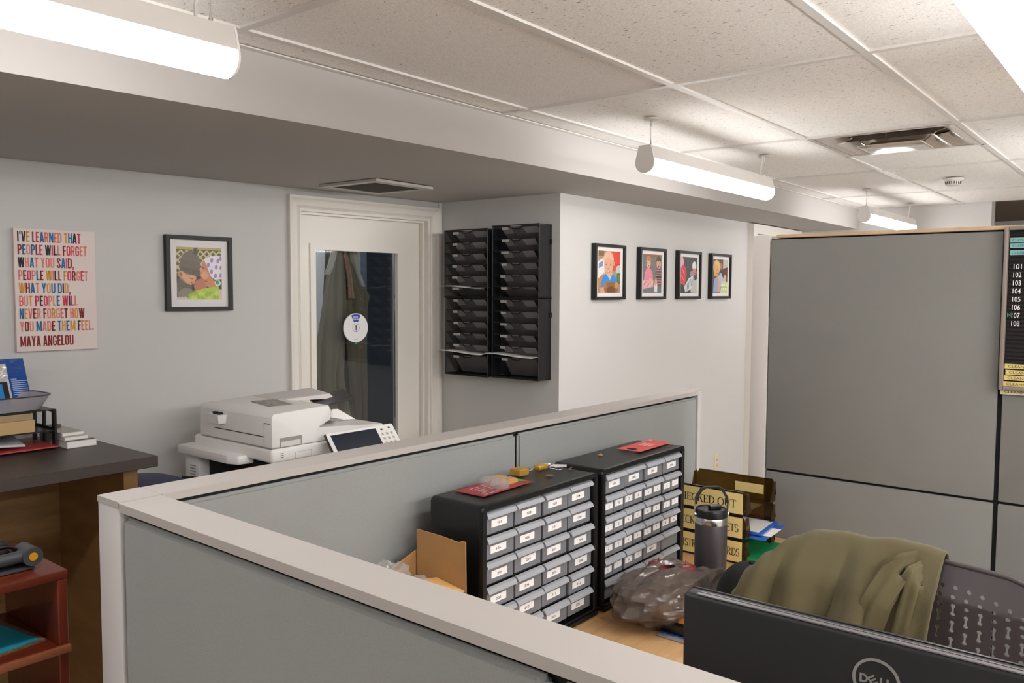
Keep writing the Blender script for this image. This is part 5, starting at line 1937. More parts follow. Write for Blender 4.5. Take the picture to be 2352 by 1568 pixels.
def photo_woman():
    p = Paint(140, 190, '4a4440')
    p.rect(.68, 0, 1, .28, 'b9b6a8')
    p.noise(.06, 6)
    p.ell(.54, .16, .14, .16, '5a4034')
    p.ell(.54, .2, .09, .1, 'a3745c')
    p.poly([(.4, .34), (.7, .3), (.8, .7), (.42, .66)], '33302f')
    p.poly([(.74, .26), (1, .22), (1, .5), (.8, .5)], '5f2a26')
    p.ell(.24, .24, .23, .22, 'd9b66c')
    p.ell(.26, .34, .14, .16, 'd39a72')
    p.ell(.12, .3, .08, .2, 'cba45c')
    p.ell(.27, .42, .05, .02, 'b0524a')
    for e in (.2, .33):
        p.ell(e, .31, .025, .012, '4a3528')
    p.poly([(.02, .98), (.06, .6), (.24, .52), (.5, .44), (.62, .62), (.5, .98)], '8e9cc0')
    p.poly([(.42, .42), (.56, .4), (.74, .6), (.7, .8), (.52, .7)], 'a9b2c9')
    p.ell(.42, .56, .06, .1, 'd8a680')
    p.poly([(.34, .62), (.44, .58), (.46, .98), (.32, .98)], 'd29c74')
    p.ell(.82, .56, .1, .1, 'd3a983')
    p.poly([(.5, 1), (.6, .7), (.78, .62), (1, .68), (1, 1)], 'c3cc9a')
    for i in range(14):
        p.ell(.56 + .03 * i, .76 + .06 * (i % 4), .025, .025, '9fae5e' if i % 2 else 'e2e3cc')
    p.noise(.022, 5)
    return p


FRAME = mat('frame_black', '100e0e', .5, bump=(90, .08, .0005))
MATB = mat('mat_board', 'e3dedd', .85)


def framed(name, label, o, U, N, w, h, painter, pw, ph, depth=0.03, face=0.017, group=None):
    """o: centre on the wall"""
    U, N, Zv = Vector(U), Vector(N), Vector((0, 0, 1))
    t = thing('framed_photo', label, 'framed photo', o, group=group)
    P = lambda u, z, d: Vector(o) + U * u + Zv * z + N * d
    def bx(mb, u0, u1, z0, z1, d0, d1):
        mb.hexa([P(u0, z0, d0), P(u1, z0, d0), P(u1, z1, d0), P(u0, z1, d0)], [P(u0, z0, d1), P(u1, z0, d1), P(u1, z1, d1), P(u0, z1, d1)])
        return mb
    for a, b, c, d in ((-w / 2, -w / 2 + face, -h / 2, h / 2), (w / 2 - face, w / 2, -h / 2, h / 2), (-w / 2 + face, w / 2 - face, h / 2 - face, h / 2), (-w / 2 + face, w / 2 - face, -h / 2, -h / 2 + face)):
        bx(MB(), a, b, c, d, 0.0006, depth).build('frame', FRAME, t, smooth=0)
    bx(MB(), -w / 2 + face, w / 2 - face, -h / 2 + face, h / 2 - face, 0.003, depth - 0.013).build('mat_board', MATB, t, smooth=0)
    painter().mesh('print', lambda s, q: P((s - .5) * pw, (.5 - q) * ph, depth - 0.0125), t)
    return t


XU, YN_ = (1, 0, 0), (0, -1, 0)
for x, lb, ph_ in ((4.008, 'first framed photo from the left in the row of four, child in a blue shirt', photo_boy),
                   (4.497, 'second framed photo from the left in the row of four, two seated toddlers', photo_girls),
                   (4.985, 'third framed photo from the left in the row of four, baby in a striped wrap', photo_sleeper),
                   (5.462, 'rightmost framed photo in the row of four, blonde person holding a baby', photo_woman)):
    framed('p', lb, (x, 2.545, 1.779), XU, YN_, 0.322, 0.312, ph_, 0.232, 0.236, group='four framed photos in a row')
framed('p', 'larger black framed photo of two babies in knit caps, between canvas and glazed door', LW(0.782, 0, 1.743), LW_U, LW_N, 0.314, 0.344, photo_babies, 0.214, 0.24, face=0.019)

# ------------------------------------------------------------------ lettered canvas
t = thing('canvas_print', 'pale pink canvas with a quotation in bold multicoloured capitals', 'canvas', LW(0.175, 0, 1.663))
lwbox(MB(), 0.0235, 0.3265, 0.0006, 0.022, 1.417, 1.909).build('canvas', mat('canvas_pink', 'dfd0ca', .9, bump=(900, .15, .0004)), t, smooth=0)
pal = ['e0796b', '35303a', 'd39a45', '8a2e2b', '2f6f9e', 'cf3f5e', 'd88a80']
pmats = [mat('ink_%d' % i, c, .8) for i, c in enumerate(pal)]
T_ = .15
_P = [('L', .075, 0, .075, 1), ('L', .0, .93, .22, .93), ('L', .0, .47, .22, .47), ('L', .335, .62, .335, .78), ('A', .2, .78, .135, .15, 0, 1.57), ('A', .2, .62, .135, .15, -1.57, 0)]
_O = [('L', .075, .2, .075, .8), ('A', .21, .8, .135, .13, 0, 3.1416), ('A', .21, .2, .135, .13, 3.1416, 6.2832)]
BLOCK = {
 'I': (.15, [('L', .075, 0, .075, 1)]), 'L': (.33, [('L', .075, 0, .075, 1), ('L', 0, .07, .33, .07)]),
 'E': (.34, [('L', .075, 0, .075, 1), ('L', 0, .07, .34, .07), ('L', 0, .93, .34, .93), ('L', 0, .51, .31, .51)]),
 'F': (.33, [('L', .075, 0, .075, 1), ('L', 0, .93, .33, .93), ('L', 0, .5, .30, .5)]),
 'T': (.38, [('L', .19, 0, .19, 1), ('L', 0, .93, .38, .93)]),
 'H': (.42, [('L', .075, 0, .075, 1), ('L', .345, 0, .345, 1), ('L', .075, .52, .345, .52)]),
 'N': (.43, [('L', .07, 0, .07, 1), ('L', .36, 0, .36, 1), ('L', .08, 1, .35, 0)]),
 'V': (.43, [('L', .07, 1, .2, 0), ('L', .36, 1, .23, 0)]),
 'W': (.62, [('L', .07, 1, .165, 0), ('L', .30, 1, .195, 0), ('L', .32, 1, .425, 0), ('L', .55, 1, .455, 0)]),
 'M': (.56, [('L', .07, 0, .07, 1), ('L', .49, 0, .49, 1), ('L', .10, 1, .265, .1, .12), ('L', .46, 1, .295, .1, .12)]),
 'A': (.43, [('L', .07, 0, .2, 1), ('L', .36, 0, .23, 1), ('L', .1, .24, .33, .24)]),
 'Y': (.42, [('L', .07, 1, .2, .42), ('L', .35, 1, .22, .42), ('L', .21, 0, .21, .48)]),
 'O': (.42, _O + [('L', .345, .2, .345, .8)]),
 'U': (.42, [('L', .075, .2, .075, 1), ('L', .345, .2, .345, 1), ('A', .21, .2, .135, .13, 3.1416, 6.2832)]),
 'D': (.42, [('L', .075, 0, .075, 1), ('L', 0, .93, .21, .93), ('L', 0, .07, .21, .07), ('L', .345, .22, .345, .78), ('A', .2, .78, .145, .15, 0, 1.57), ('A', .2, .22, .145, .15, -1.57, 0)]),
 'P': (.41, _P), 'R': (.42, _P + [('L', .24, .5, .345, 0)]),
 'B': (.41, _P + [('L', 0, .07, .22, .07), ('L', .345, .2, .345, .4), ('A', .2, .4, .145, .1, 0, 1.57), ('A', .2, .2, .145, .13, -1.57, 0)]),
 'G': (.42, _O + [('L', .345, .2, .345, .5), ('L', .21, .45, .42, .45), ('L', .345, .68, .345, .8)]),
 'S': (.40, [('L', .075, .7, .075, .8), ('A', .2, .8, .125, .13, 0, 3.1416), ('L', .325, .7, .325, .8), ('L', .085, .72, .315, .28), ('L', .325, .2, .325, .3), ('A', .2, .2, .125, .13, 3.1416, 6.2832), ('L', .075, .2, .075, .3)]),
 "'": (.14, [('L', .06, .7, .08, 1)]), ',': (.15, [('L', .05, -.16, .09, .15)]), '.': (.15, [('L', .075, 0, .075, .15)]), ' ': (.14, [])}


def block_line(text, u0, z0, h, width, cols):
    mb = MB()
    gap_ = .055
    tot = sum(BLOCK[c][0] for c in text) + gap_ * (len(text) - 1)
    k = width / tot
    x = 0
    F = lambda a, b: LW(u0 + (x + a) * k, .0225, z0 + b * h)
    for ch_, mi in zip(text, cols):
        adv, st_ = BLOCK[ch_]
        for s in st_:
            if s[0] == 'L':
                ax, ay, bx, by = s[1:5]
                t_ = s[5] if len(s) > 5 else T_
                if ay == by:
                    q = [(ax, ay - .07), (bx, by - .07), (bx, by + .07), (ax, ay + .07)]
                else:
                    q = [(ax - t_ / 2, ay), (bx - t_ / 2, by), (bx + t_ / 2, by), (ax + t_ / 2, ay)]
                mb.quad([F(*p) for p in q], mi)
            else:
                _, cx, cy, rx, ry, a0, a1 = s
                N_ = 8
                for i in range(N_):
                    p0, p1 = a0 + (a1 - a0) * i / N_, a0 + (a1 - a0) * (i + 1) / N_
                    mb.quad([F(cx + (rx + sg * .075) * math.cos(q), cy + (ry + sg * .07) * math.sin(q)) for q, sg in ((p0, 1), (p1, 1), (p1, -1), (p0, -1))], mi)
        x += adv + gap_
    mb.build('text_line', pmats, t, smooth=0)


rc = random.Random(3)
for i, (s_, frac) in enumerate((("I'VE LEARNED THAT", .775), ("PEOPLE WILL FORGET", .85), ("WHAT YOU SAID,", .68), ("PEOPLE WILL FORGET", .855), ("WHAT YOU DID,", .63), ("BUT PEOPLE WILL", .715), ("NEVER FORGET HOW", .80), ("YOU MADE THEM FEEL.", .915))):
    last, cs = -1, []
    for ch_ in s_:
        q = rc.randrange(7)
        while q == last:
            q = rc.randrange(7)
        cs.append(q)
        last = q
    block_line(s_, .0365, 1.857 - .0514 * i, .041, .303 * frac, cs)
block_line('MAYA ANGELOU', .0365, 1.437, .042, .303 * .65, [3] * 12)

# ------------------------------------------------------------------ round sign on the pane, coat behind it
SGN = LW(1.7075, -0.0815, 1.4625)
t = thing('round_sign', 'round white dial sign with a blue window and arrow on the door pane', 'sign', SGN)
Q = lambda u, z, d: LW(1.7075 + u, -0.0815 + d, 1.4625 + z)
R_ = 0.080
circ = [(R_ * math.cos(2 * PI * i / 40), R_ * math.sin(2 * PI * i / 40)) for i in range(40)]
MB().prism(circ, lambda u, z, d: Q(u, z, d), 0.0, 0.003).build('back_disc', mat('sign_back', 'c9b7ae', .5), t, smooth=0)
MB().prism(circ, lambda u, z, d: Q(u + .0015, z, d), 0.0031, 0.0055).build('dial', mat('sign_white', 'e6e4e6', .4), t, smooth=0)
mb = MB()
sec = [(0.075 * math.sin(a), 0.075 * math.cos(a)) for a in np.linspace(-.42, .42, 9)] + [(0.033 * math.sin(a), 0.033 * math.cos(a)) for a in np.linspace(.42, -.42, 9)]
mb.quad([Q(u + .0015, z, .0058) for u, z in sec])
mb.build('blue_window', mat('sign_blue', '2141a8', .4), t, smooth=0)
mb = MB()
mb.text('BACK', lambda u, v: Q(.0015 + u, .055 + v, .0061), .0085, 0, align='CENTER', bold=.02)
mb.text('SOON', lambda u, v: Q(.0015 + u, .0425 + v, .0061), .0085, 0, align='CENTER', bold=.02)
mb.build('lettering', LABELW, t, smooth=0)
mb = MB()
N = 32
vs, fs = [], []
for r in (.021, .023):
    vs += [Q(.0015 + r * math.cos(2 * PI * i / N), r * math.sin(2 * PI * i / N), .006) for i in range(N)]
mb.raw(vs, [(i, (i + 1) % N, N + (i + 1) % N, N + i) for i in range(N)])
mb.quad([Q(.0015 + a, b, .006) for a, b in ((-.003, -.014), (.003, -.014), (.003, .004), (.008, .004), (0, .015), (-.005, .004), (-.003, .004))])
mb.quad([Q(.0015 + a, b, .006) for a, b in ((-.01, -.064), (.01, -.064), (.01, -.0615), (-.01, -.0615))])
mb.build('arrow_mark', INK, t, smooth=0)
lwbox(MB(), 1.704, 1.720, -0.0812, -0.0798, 1.372, 1.382).build('green_tab', mat('tab_green', '2fa25c', .5), t, smooth=0)

t = thing('hanging_coat', 'olive brown work coat hanging behind the door glass with pale collar', 'coat', LW(1.65, -0.2, 1.95))
KH = weave_mat('coat_canvas', '756853', .14, 500)
KD = mat('coat_dark', '1f1c1a', .9)


def cloth(prof, d0, amp, seed, mt, name, nu=44, nv=50, thick=0.012):
    """prof: list of (z, u_left, u_right) from top to bottom"""
    def ev(z):
        for (za, la, ra), (zb, lb, rb) in zip(prof[:-1], prof[1:]):
            if z >= zb:
                s = (za - z) / (za - zb)
                return la + (lb - la) * s, ra + (rb - ra) * s
        return prof[-1][1:]
    zt_, zb_ = prof[0][0], prof[-1][0]
    def fn(a, b):
        z = zt_ + (zb_ - zt_) * b
        l, r = ev(z)
        u = l + (r - l) * a
        d = d0 + amp * (math.sin(a * 11 + seed + 2 * b) * .6 + math.sin(a * 23 + seed * 2 - 3 * b) * .3 + math.sin(b * 9 + seed + 4 * a) * .35) * min(1, .3 + b * 1.6) + 0.02 * math.sin(PI * a)
        return LW(u, d, z)
    return MB().grid(fn, nu, nv).build(name, mt, t, smooth=80, solid=thick)


cloth([(1.96, 1.62, 1.70), (1.888, 1.635, 1.72), (1.755, 1.60, 1.735), (1.612, 1.579, 1.735), (1.492, 1.558, 1.73), (1.35, 1.53, 1.72), (1.16, 1.519, 1.705), (1.0, 1.515, 1.73), (.95, 1.52, 1.735)], -0.21, .022, 1.0, KH, 'coat_left_half')
cloth([(1.96, 1.70, 1.775), (1.895, 1.71, 1.785), (1.832, 1.72, 1.785), (1.685, 1.735, 1.848), (1.635, 1.74, 1.89), (1.6, 1.742, 1.876), (1.33, 1.748, 1.866), (1.08, 1.768, 1.873), (.8, 1.765, 1.87)], -0.225, .016, 2.6, KH, 'coat_right_half')
cloth([(1.93, 1.65, 1.78), (1.5, 1.62, 1.84), (1.2, 1.62, 1.84), (.9, 1.62, 1.84)], -0.275, .01, 4.0, KD, 'coat_lining')
CHK = mat('coat_check', 'a58369', .9)
cloth([(1.95, 1.685, 1.715), (1.88, 1.70, 1.728), (1.74, 1.728, 1.762), (1.623, 1.735, 1.78)], -0.19, .006, .4, CHK, 'checked_lining', 12, 24, .004)
mb = MB()
for k in range(20):
    z = 1.62 + k * .016
    c = 1.757 - (z - 1.62) * .165
    lwbox(mb, c - .02, c + .02, -0.182, -0.1815, z, z + .004)
mb.build('check_stripes', mat('check_red', '7e4a3e', .9), t, smooth=0)
cloth([(1.965, 1.63, 1.67), (1.9, 1.63, 1.668), (1.80, 1.602, 1.638), (1.752, 1.586, 1.61)], -0.192, .006, 1.2, mat('collar_cream', 'b5ab9b', .95), 'cream_collar', 12, 18, .006)
cloth([(1.965, 1.735, 1.785), (1.9, 1.745, 1.792), (1.78, 1.78, 1.815), (1.69, 1.825, 1.848)], -0.20, .006, 2.2, MATS['collar_cream'], 'cream_collar', 12, 18, .006)

# ------------------------------------------------------------------ wall file organisers in the niche
def organizer(y1, y0, z0, z1, label, deep):
    t = thing('file_organizer', label, 'file organizer', (3.549, (y0 + y1) / 2, z0), group=None)
    xb, xf = 3.5495, 3.44
    n = 6
    ph = (z1 - z0 - (0.055 if deep else 0)) / n
    # wire outline
    fr = MB()
    b0 = z0
    for y in (y0 + .002, y1 - .002):
        fr.tube([(xb, y, z0), (xf, y, z0), (xf, y, z1), (xb, y, z1)], .0028, 6)
    for x, z in ((xf, z0), (xf, z1), (xb, z1), (xb, z0)):
        fr.tube([(x, y0, z), (x, y1, z)], .003, 6)
    fr.build('wire_frame', BLACK, t)
    for y in (y0 + .0005, y1 - .0035):
        MB().box(xf + .003, xb - .001, y, y + .002, z0 + .002, z1 - .002).build('side_panel', BLACK_MESH, t, smooth=0)
    MB().box(xb - .0025, xb - .0005, y0 + .003, y1 - .004, z0, z1).build('back_panel', BLACK_MESH, t, smooth=0)
    if deep:
        MB().box(xf, xb - .003, y0 + .004, y1 - .004, z0 - .001, z0 + .006).build('bottom_tray', BLACK, t, smooth=0)
    W = y1 - y0 - .012
    ya = y1 - .006
    for k in range(n):
        zt = z1 - .006 - k * ph
        zb = zt - ph * 1.22
        if deep and k == n - 1:
            zb = z0 + .012
        zb = max(zb, z0 + .004)
        # leaning mesh front: top edge forward, bottom edge at the back
        xt, xbm = xf + .006, xb - .035
        # back half of the pocket as a lighter mesh leaf, inset and leaning the same way
        jl, jr = .05 + random.uniform(-.012, .02), .012 + random.uniform(0, .03)
        MB().hexa([(xbm + .004, ya - jl, zb), (xbm + .0055, ya - jl, zb), (xbm + .0055, ya - W + jr, zb), (xbm + .004, ya - W + jr, zb)],
                  [(xt + .004, ya - jl, zt - .004), (xt + .0055, ya - jl, zt - .004), (xt + .0055, ya - W + jr, zt - .004), (xt + .004, ya - W + jr, zt - .004)]).build('folder_sheet', MESH_GREY, t, smooth=0)
        pk = MB()
        c = ya - W / 2
        cut = .011
        top = [(ya, 0), (c + .045, 0), (c + .03, -.004), (c + .022, -cut), (c - .022, -cut), (c - .03, -.004), (c - .045, 0), (ya - W, 0)]
        N_ = len(top)
        vs = [(xt, y, zt + dz) for y, dz in top] + [(xbm, y, zb) for y, dz in top]
        pk.raw(vs, [(i, i + 1, N_ + i + 1, N_ + i) for i in range(N_ - 1)])
        p_ = pk.build('pocket', POCKET, t, smooth=0, solid=.0015)
        MB().tube([(xt - .001, y, zt + dz) for y, dz in top], .0034, 6).build('pocket_rim', BLACK, p_)
        ly = ya - .05 - random.uniform(0, .012)
        lw_ = random.choice((.034, .042, .05))
        MB().hexa([(xt - .0015, ly, zt - .017), (xt - .0028, ly, zt - .017), (xt - .0028, ly - lw_, zt - .017), (xt - .0015, ly - lw_, zt - .017)],
                  [(xt - .004, ly, zt - .004), (xt - .0055, ly, zt - .004), (xt - .0055, ly - lw_, zt - .004), (xt - .004, ly - lw_, zt - .004)]).build('label_tab', mat('tab_label', 'b5b0ac', .6), p_, smooth=0)
    MB().box(xb - .02, xb - .001, y0 - .004, y0 - .0005, z1 - .1, z1 - .075).build('clip', BLACK, t, smooth=0)
    return t


ZM = 1.632
organizer(3.275, 2.950, ZM + .004, 2.008, 'black mesh wall file organizer, upper one next to the door casing', False)
organizer(2.918, 2.597, ZM + .004, 2.018, 'black mesh wall file organizer, upper one next to the white corner', False)
organizer(3.268, 2.946, 1.196, ZM - .002, 'black mesh wall file organizer, lower one next to the door casing', True)
organizer(2.918, 2.597, 1.200, ZM - .002, 'black mesh wall file organizer, lower one next to the white corner', True)


def loose(y1, y0, z, label):
    def fn(a, b):
        return (3.418 + .1 * b, y1 + (y0 - y1) * a, z + .006 * math.sin(a * 4 + 1) - .012 * b * 0 + .004 * b)
    o = MB().grid(fn, 14, 4).build('paper_sheet', PAPER, None, smooth=60, solid=.0035)
    tag(o, label, 'paper')


loose(3.28, 2.99, 1.688, 'white sheet lying across the upper left file organizer pocket')
loose(3.30, 2.985, 1.322, 'white sheet lying across the lower left file organizer')
loose(2.955, 2.63, 1.322, 'white sheets lying across the lower right file organizer')

# ------------------------------------------------------------------ copier
t = thing('copier', 'white office copier with document feeder and tilted touch panel', 'copier', (2.2, 3.05, 0))
CXL, CYF, CYB = 1.91, 2.75, 3.27
# lower cabinet with the dark paper exit
MB().box(CXL, 2.50, 2.79, 3.30, 0.0, 0.60, 0.01, 2).build('lower_cabinet', COPIER, t, smooth=40)
MB().box(2.02, 2.50, 2.78, 3.30, 0.6005, 0.984, 0.006, 2).build('engine_body', COPIER, t, smooth=40)
MB().box(CXL + .03, 2.0195, 2.83, 3.25, 0.6005, 0.97).build('exit_cavity', BLACK_MATTE, t, smooth=0)
MB().box(CXL - .02, 1.965, 3.255, 3.36, 0.30, 0.962, 0.006, 2).build('rear_column', COPIER, t, smooth=40)
mb = MB()
for k in range(24):
    z = 0.62 + k * 0.0125
    mb.box(CXL - .0215, CXL - .0202, 3.275, 3.318, z, z + .0045)
mb.build('vent_slots', COPIER_G, t, smooth=0, kind='stuff')
# side ledge
poly = [(CXL - .055, 3.36), (CXL - .055, 2.985), (CXL - .035, 2.93), (CXL + .03, 2.915), (CXL + .03, 3.36)]
MB().prism(poly, lambda x, y, z: (x, y, z), 0.963, 1.0, bev=.006).build('side_ledge', COPIER, t, smooth=40)
MB().tube([(CXL - .07, 3.30, .86), (CXL + .02, 3.2, .85)], .012, 8).build('exit_arm', BLACK_MATTE, t)
# scanner base
MB().box(CXL, 2.50, CYF, CYB + .05, 0.985, 1.0425, 0.012, 3).build('scanner_base', COPIER, t, smooth=40)
mb = MB()
for k in range(3):
    for x in (1.950, 1.9575):
        mb.box(x, x + .006, CYF - .0006, CYF + .0005, 1.004 + k * .0075, 1.0072 + k * .0075)
mb.build('speaker_slots', INK, t, smooth=0)
mb = MB()
for a, b, c, d in ((2.02, 2.10, .990, .991), (2.02, 2.10, 1.017, 1.018), (2.02, 2.021, .990, 1.018), (2.099, 2.10, .990, 1.018)):
    mb.box(a, b, CYF - .0005, CYF + .0005, c, d)
mb.build('usb_cover_outline', COPIER_G, t, smooth=0)
# feeder: profile in x-z, extruded in y
prof = [(CXL + .002, 1.046), (CXL + .002, 1.168), (CXL + .012, 1.182), (2.10, 1.187), (2.185, 1.190), (2.198, 1.183), (2.20, 1.128), (2.165, 1.115), (2.135, 1.108), (2.14, 1.10), (2.485, 1.0785), (2.493, 1.075), (2.493, 1.062), (2.30, 1.0465), (2.10, 1.045)]
MB().prism(prof, lambda x, z, y: (x, y, z), CYF + .002, CYB, bev=.004).build('document_feeder', COPIER, t, smooth=40)
MB().box(CXL + .004, 2.49, CYF + .008, CYB - .004, 1.0405, 1.0458).build('seam_shadow', COPIER_G, t, smooth=0)
# handle recess in the front
mb = MB()
mb.box(1.949, 2.052, CYF - .0006, CYF + .0018, 1.047, 1.083)
mb.build('handle_recess', COPIER_G, t, smooth=0)
MB().hexa([(1.953, CYF - .0012, 1.047), (2.046, CYF - .0012, 1.047), (2.046, CYF - .0006, 1.047), (1.953, CYF - .0006, 1.047)], [(1.953, CYF - .0012, 1.068), (2.046, CYF - .0012, 1.068), (2.046, CYF - .0006, 1.068), (1.953, CYF - .0006, 1.068)]).build('handle_lip', mat('copier_bright', 'e6e2de', .5), t, smooth=0)
# left side: access door lines and the clip holder
mb = MB()
mb.box(CXL + .0005, CXL + .0021, 2.80, 3.16, 1.0865, 1.0895)
mb.box(CXL + .0005, CXL + .0021, 2.765, 2.803, 1.141, 1.1435)
mb.build('door_gap', INK, t, smooth=0)
MB().box(CXL + .0008, CXL + .0021, 2.8022, 2.8034, 1.049, 1.1405).build('door_seam', COPIER_G, t, smooth=0)
mb = MB()
hx = [(CXL - .032, 3.078), (CXL + .0015, 3.065), (CXL + .0015, 3.178), (CXL - .032, 3.165)]
hb = [(CXL - .024, 3.085), (CXL + .0015, 3.075), (CXL + .0015, 3.168), (CXL - .024, 3.158)]
mb.hexa([(x, y, 1.113) for x, y in hb], [(x, y, 1.150) for x, y in hx])
mb.build('clip_holder', COPIER, t, smooth=0)
mb = MB()
rr_ = random.Random(4)
for k in range(14):
    x, y = CXL - .022 + rr_.uniform(0, .016), 3.085 + rr_.uniform(0, .075)
    mb.box(x, x + .012, y, y + .010, 1.1502, 1.1515 + rr_.uniform(0, .008))
mb.build('binder_clips', BLACK, t, smooth=0, kind='stuff')
# print on top, input tray parts
MB().quad([(2.02, 2.93, 1.1866), (2.12, 2.90, 1.1886), (2.16, 3.08, 1.190), (2.06, 3.12, 1.1876)]).build('instruction_print', mat('print_grey', 'a9a49f', .7, var=(60, .45)), t, smooth=0)
MB().hexa([(2.14, 3.06, 1.184), (2.44, 3.02, 1.17), (2.52, 3.26, 1.17), (2.16, 3.26, 1.184)], [(2.15, 3.07, 1.190), (2.42, 3.03, 1.194), (2.48, 3.25, 1.199), (2.17, 3.255, 1.192)]).build('input_tray', mat('copier_tray', 'dad6d2', .5), t, smooth=0)
MB().hexa([(2.29, 2.93, 1.150), (2.47, 2.93, 1.172), (2.56, 3.10, 1.186), (2.36, 3.10, 1.162)], [(2.29, 2.93, 1.156), (2.47, 2.93, 1.184), (2.56, 3.10, 1.198), (2.36, 3.10, 1.168)]).build('paper_support', mat('copier_dark', '36312f', .5), t, smooth=0)
mb = MB()
for k in range(3):
    mb.box(2.196 + k * .011, 2.213 + k * .011, CYF + .025, 3.02, 1.166 - k * .017, 1.186 - k * .017, .003, 1)
mb.build('feed_roller_cover', COPIER, t, smooth=30)
MB().prism([(2.20, 1.128), (2.33, 1.106), (2.31, 1.100), (2.2, 1.118)], lambda x, z, y: (x, y, z), 2.83, 3.0).build('output_tray', COPIER_G, t, smooth=0)
MB().hexa([(2.30, 2.90, 1.095), (2.46, 2.90, 1.085), (2.46, 2.99, 1.085), (2.28, 3.0, 1.1)], [(2.355, 2.93, 1.138), (2.385, 2.93, 1.136), (2.41, 2.97, 1.12), (2.34, 2.98, 1.12)]).build('output_ridge', COPIER, t, smooth=0)
# tilted control panel
pt = Vector((2.133, 2.70, 1.082))
pu = Vector((1, 0, 0.0))
pv = Vector((0, -0.62, -0.78)).normalized()
pn = Vector((0, -0.78, 0.62)).normalized()
PP = lambda u, v, d: pt + pu * u + pv * v + pn * d
W_, H_ = .365, .16
def pbox(mb, u0, u1, v0, v1, d0, d1, mi=0):
    mb.hexa([PP(u0, v0, d0), PP(u1, v0, d0), PP(u1, v1, d0), PP(u0, v1, d0)], [PP(u0, v0, d1), PP(u1, v0, d1), PP(u1, v1, d1), PP(u0, v1, d1)], mi)
    return mb


mb = pbox(MB(), 0, W_, 0, H_, -.016, -.0045)
mb.build('panel_back', mat('copier_navy', '23242c', .5), t, smooth=0)
mb = pbox(MB(), 0, W_, 0, H_, -.004, 0)
bmesh.ops.bevel(mb.bm, geom=[e for e in mb.bm.edges], offset=.003, segments=2, affect='EDGES')
mb.build('panel_face', COPIER, t, smooth=40)
pbox(MB(), .018, .262, .012, .148, .0002, .0012).build('touch_screen', mat('screen_blue', '1b2434', .18), t, smooth=0)
mb = MB()
for r in range(4):
    for c in range(3):
        u, v = .285 + c * .026, .045 + r * .022
        q = [PP(u + .008 * math.cos(k * PI / 5), v + .0075 * math.sin(k * PI / 5), .0008) for k in range(10)]
        mb.quad(q)
mb.build('key_pad', mat('key_white', 'c9c5c2', .5), t, smooth=0)
mb = MB()
for r in range(4):
    for c in range(3):
        u, v = .283 + c * .026, .049 + r * .022
        mb.text('123456789*0#'[r * 3 + c], lambda a, b, u=u, v=v: PP(u + a, v - b, .0012), .0075, 0)
for a, b in ((.285, .018), (.33, .014)):
    mb.quad([PP(a, b, .0012), PP(a + .012, b, .0012), PP(a + .012, b + .008, .0012), PP(a, b + .008, .0012)])
mb.build('key_symbols', INK, t, smooth=0)
MB().cyl((2.3, 2.73, 1.0), (2.3, 2.70, 1.02), .03, n=12).build('panel_arm', COPIER, t)

# blue bin between counter and copier
t = thing('recycling_bin', 'navy blue bin standing between the counter and the copier', 'bin', (1.69, 3.22, 0))
NAVY = mat('bin_navy', '28335e', .5)
MB().hexa([(1.60, 3.10, 0.001), (1.77, 3.10, 0.001), (1.77, 3.34, 0.001), (1.60, 3.34, 0.001)], [(1.57, 3.06, .86), (1.795, 3.06, .86), (1.795, 3.38, .86), (1.57, 3.38, .86)]).build('bin_body', NAVY, t, smooth=0)
MB().grid(lambda u, v: (1.56 + .24 * u, 3.05 + .34 * v, .862 + .045 * math.sin(PI * u) ** .6 * (0.6 + .4 * math.sin(PI * v))), 16, 8).build('lid', NAVY, t, smooth=60, solid=.006)

# ------------------------------------------------------------------ counter along the left wall
t = thing('counter', 'tall counter with dark laminate top and wooden base against the left wall', 'counter', (0.2, 3.2, 0))
MB().box(-1.2, 1.494, 2.84, 3.575, 1.033, 1.072, 0.002, 1).build('worktop', COUNTER, t, smooth=0)
MB().box(-1.18, 1.41, 3.47, 3.49, 0.0, 1.0325).build('back_panel', WOODP, t, smooth=0)
MB().box(1.4105, 1.462, 2.93, 3.49, 0.0, 1.0325).build('end_panel', WOODP, t, smooth=0)
MB().box(-1.2, 1.41, 3.4, 3.469, 0.97, 1.0325).build('support_rail', WOODP, t, smooth=0)
ZK = 1.0725
# black letter organiser with drawers of beige trays
t = thing('desk_organizer', 'black desk organizer with a tan drawer on the counter at left edge', 'organizer', (1.1, 3.38, ZK))
OX0, OX1, OY0, OY1 = 0.80, 1.325, 3.265, 3.47
ZL = [ZK + .0005, ZK + .066, ZK + .147]
for x in (OX0, OX1 - .008):
    # side with openings
    for z0, z1, nm in ((ZL[0], ZL[1], 'low'), (ZL[1] + .001, ZL[2], 'up')):
        lean = .012
        mb = MB()
        for a, b in ((OY0, OY0 + .025), (OY1 - .025, OY1), ((OY0 + OY1) / 2 - .008, (OY0 + OY1) / 2 + .008)):
            mb.box(x, x + .008, a, b, z0, z1)
        mb.box(x + .0005, x + .0075, OY0 + .001, OY1 - .001, z1 - .012, z1 - .0005)
        mb.box(x + .0005, x + .0075, OY0 + .001, OY1 - .001, z0 + .0005, z0 + .010)
        mb.build('side_frame', BLACK, t, smooth=0)
for z in (ZL[0] + .004, ZL[1] - .002, ZL[2] - .004):
    MB().box(OX0 + .009, OX1 - .009, OY0 + .004, OY1 - .002, z, z + .004).build('shelf', BLACK, t, smooth=0)
MB().box(OX0 + .012, OX1 - .075, OY0 + .001, OY1 - .03, ZL[1] + .004, ZL[1] + .05, .001, 1).build('drawer', mat('drawer_tan', 'b99a6c', .55), t, smooth=0)
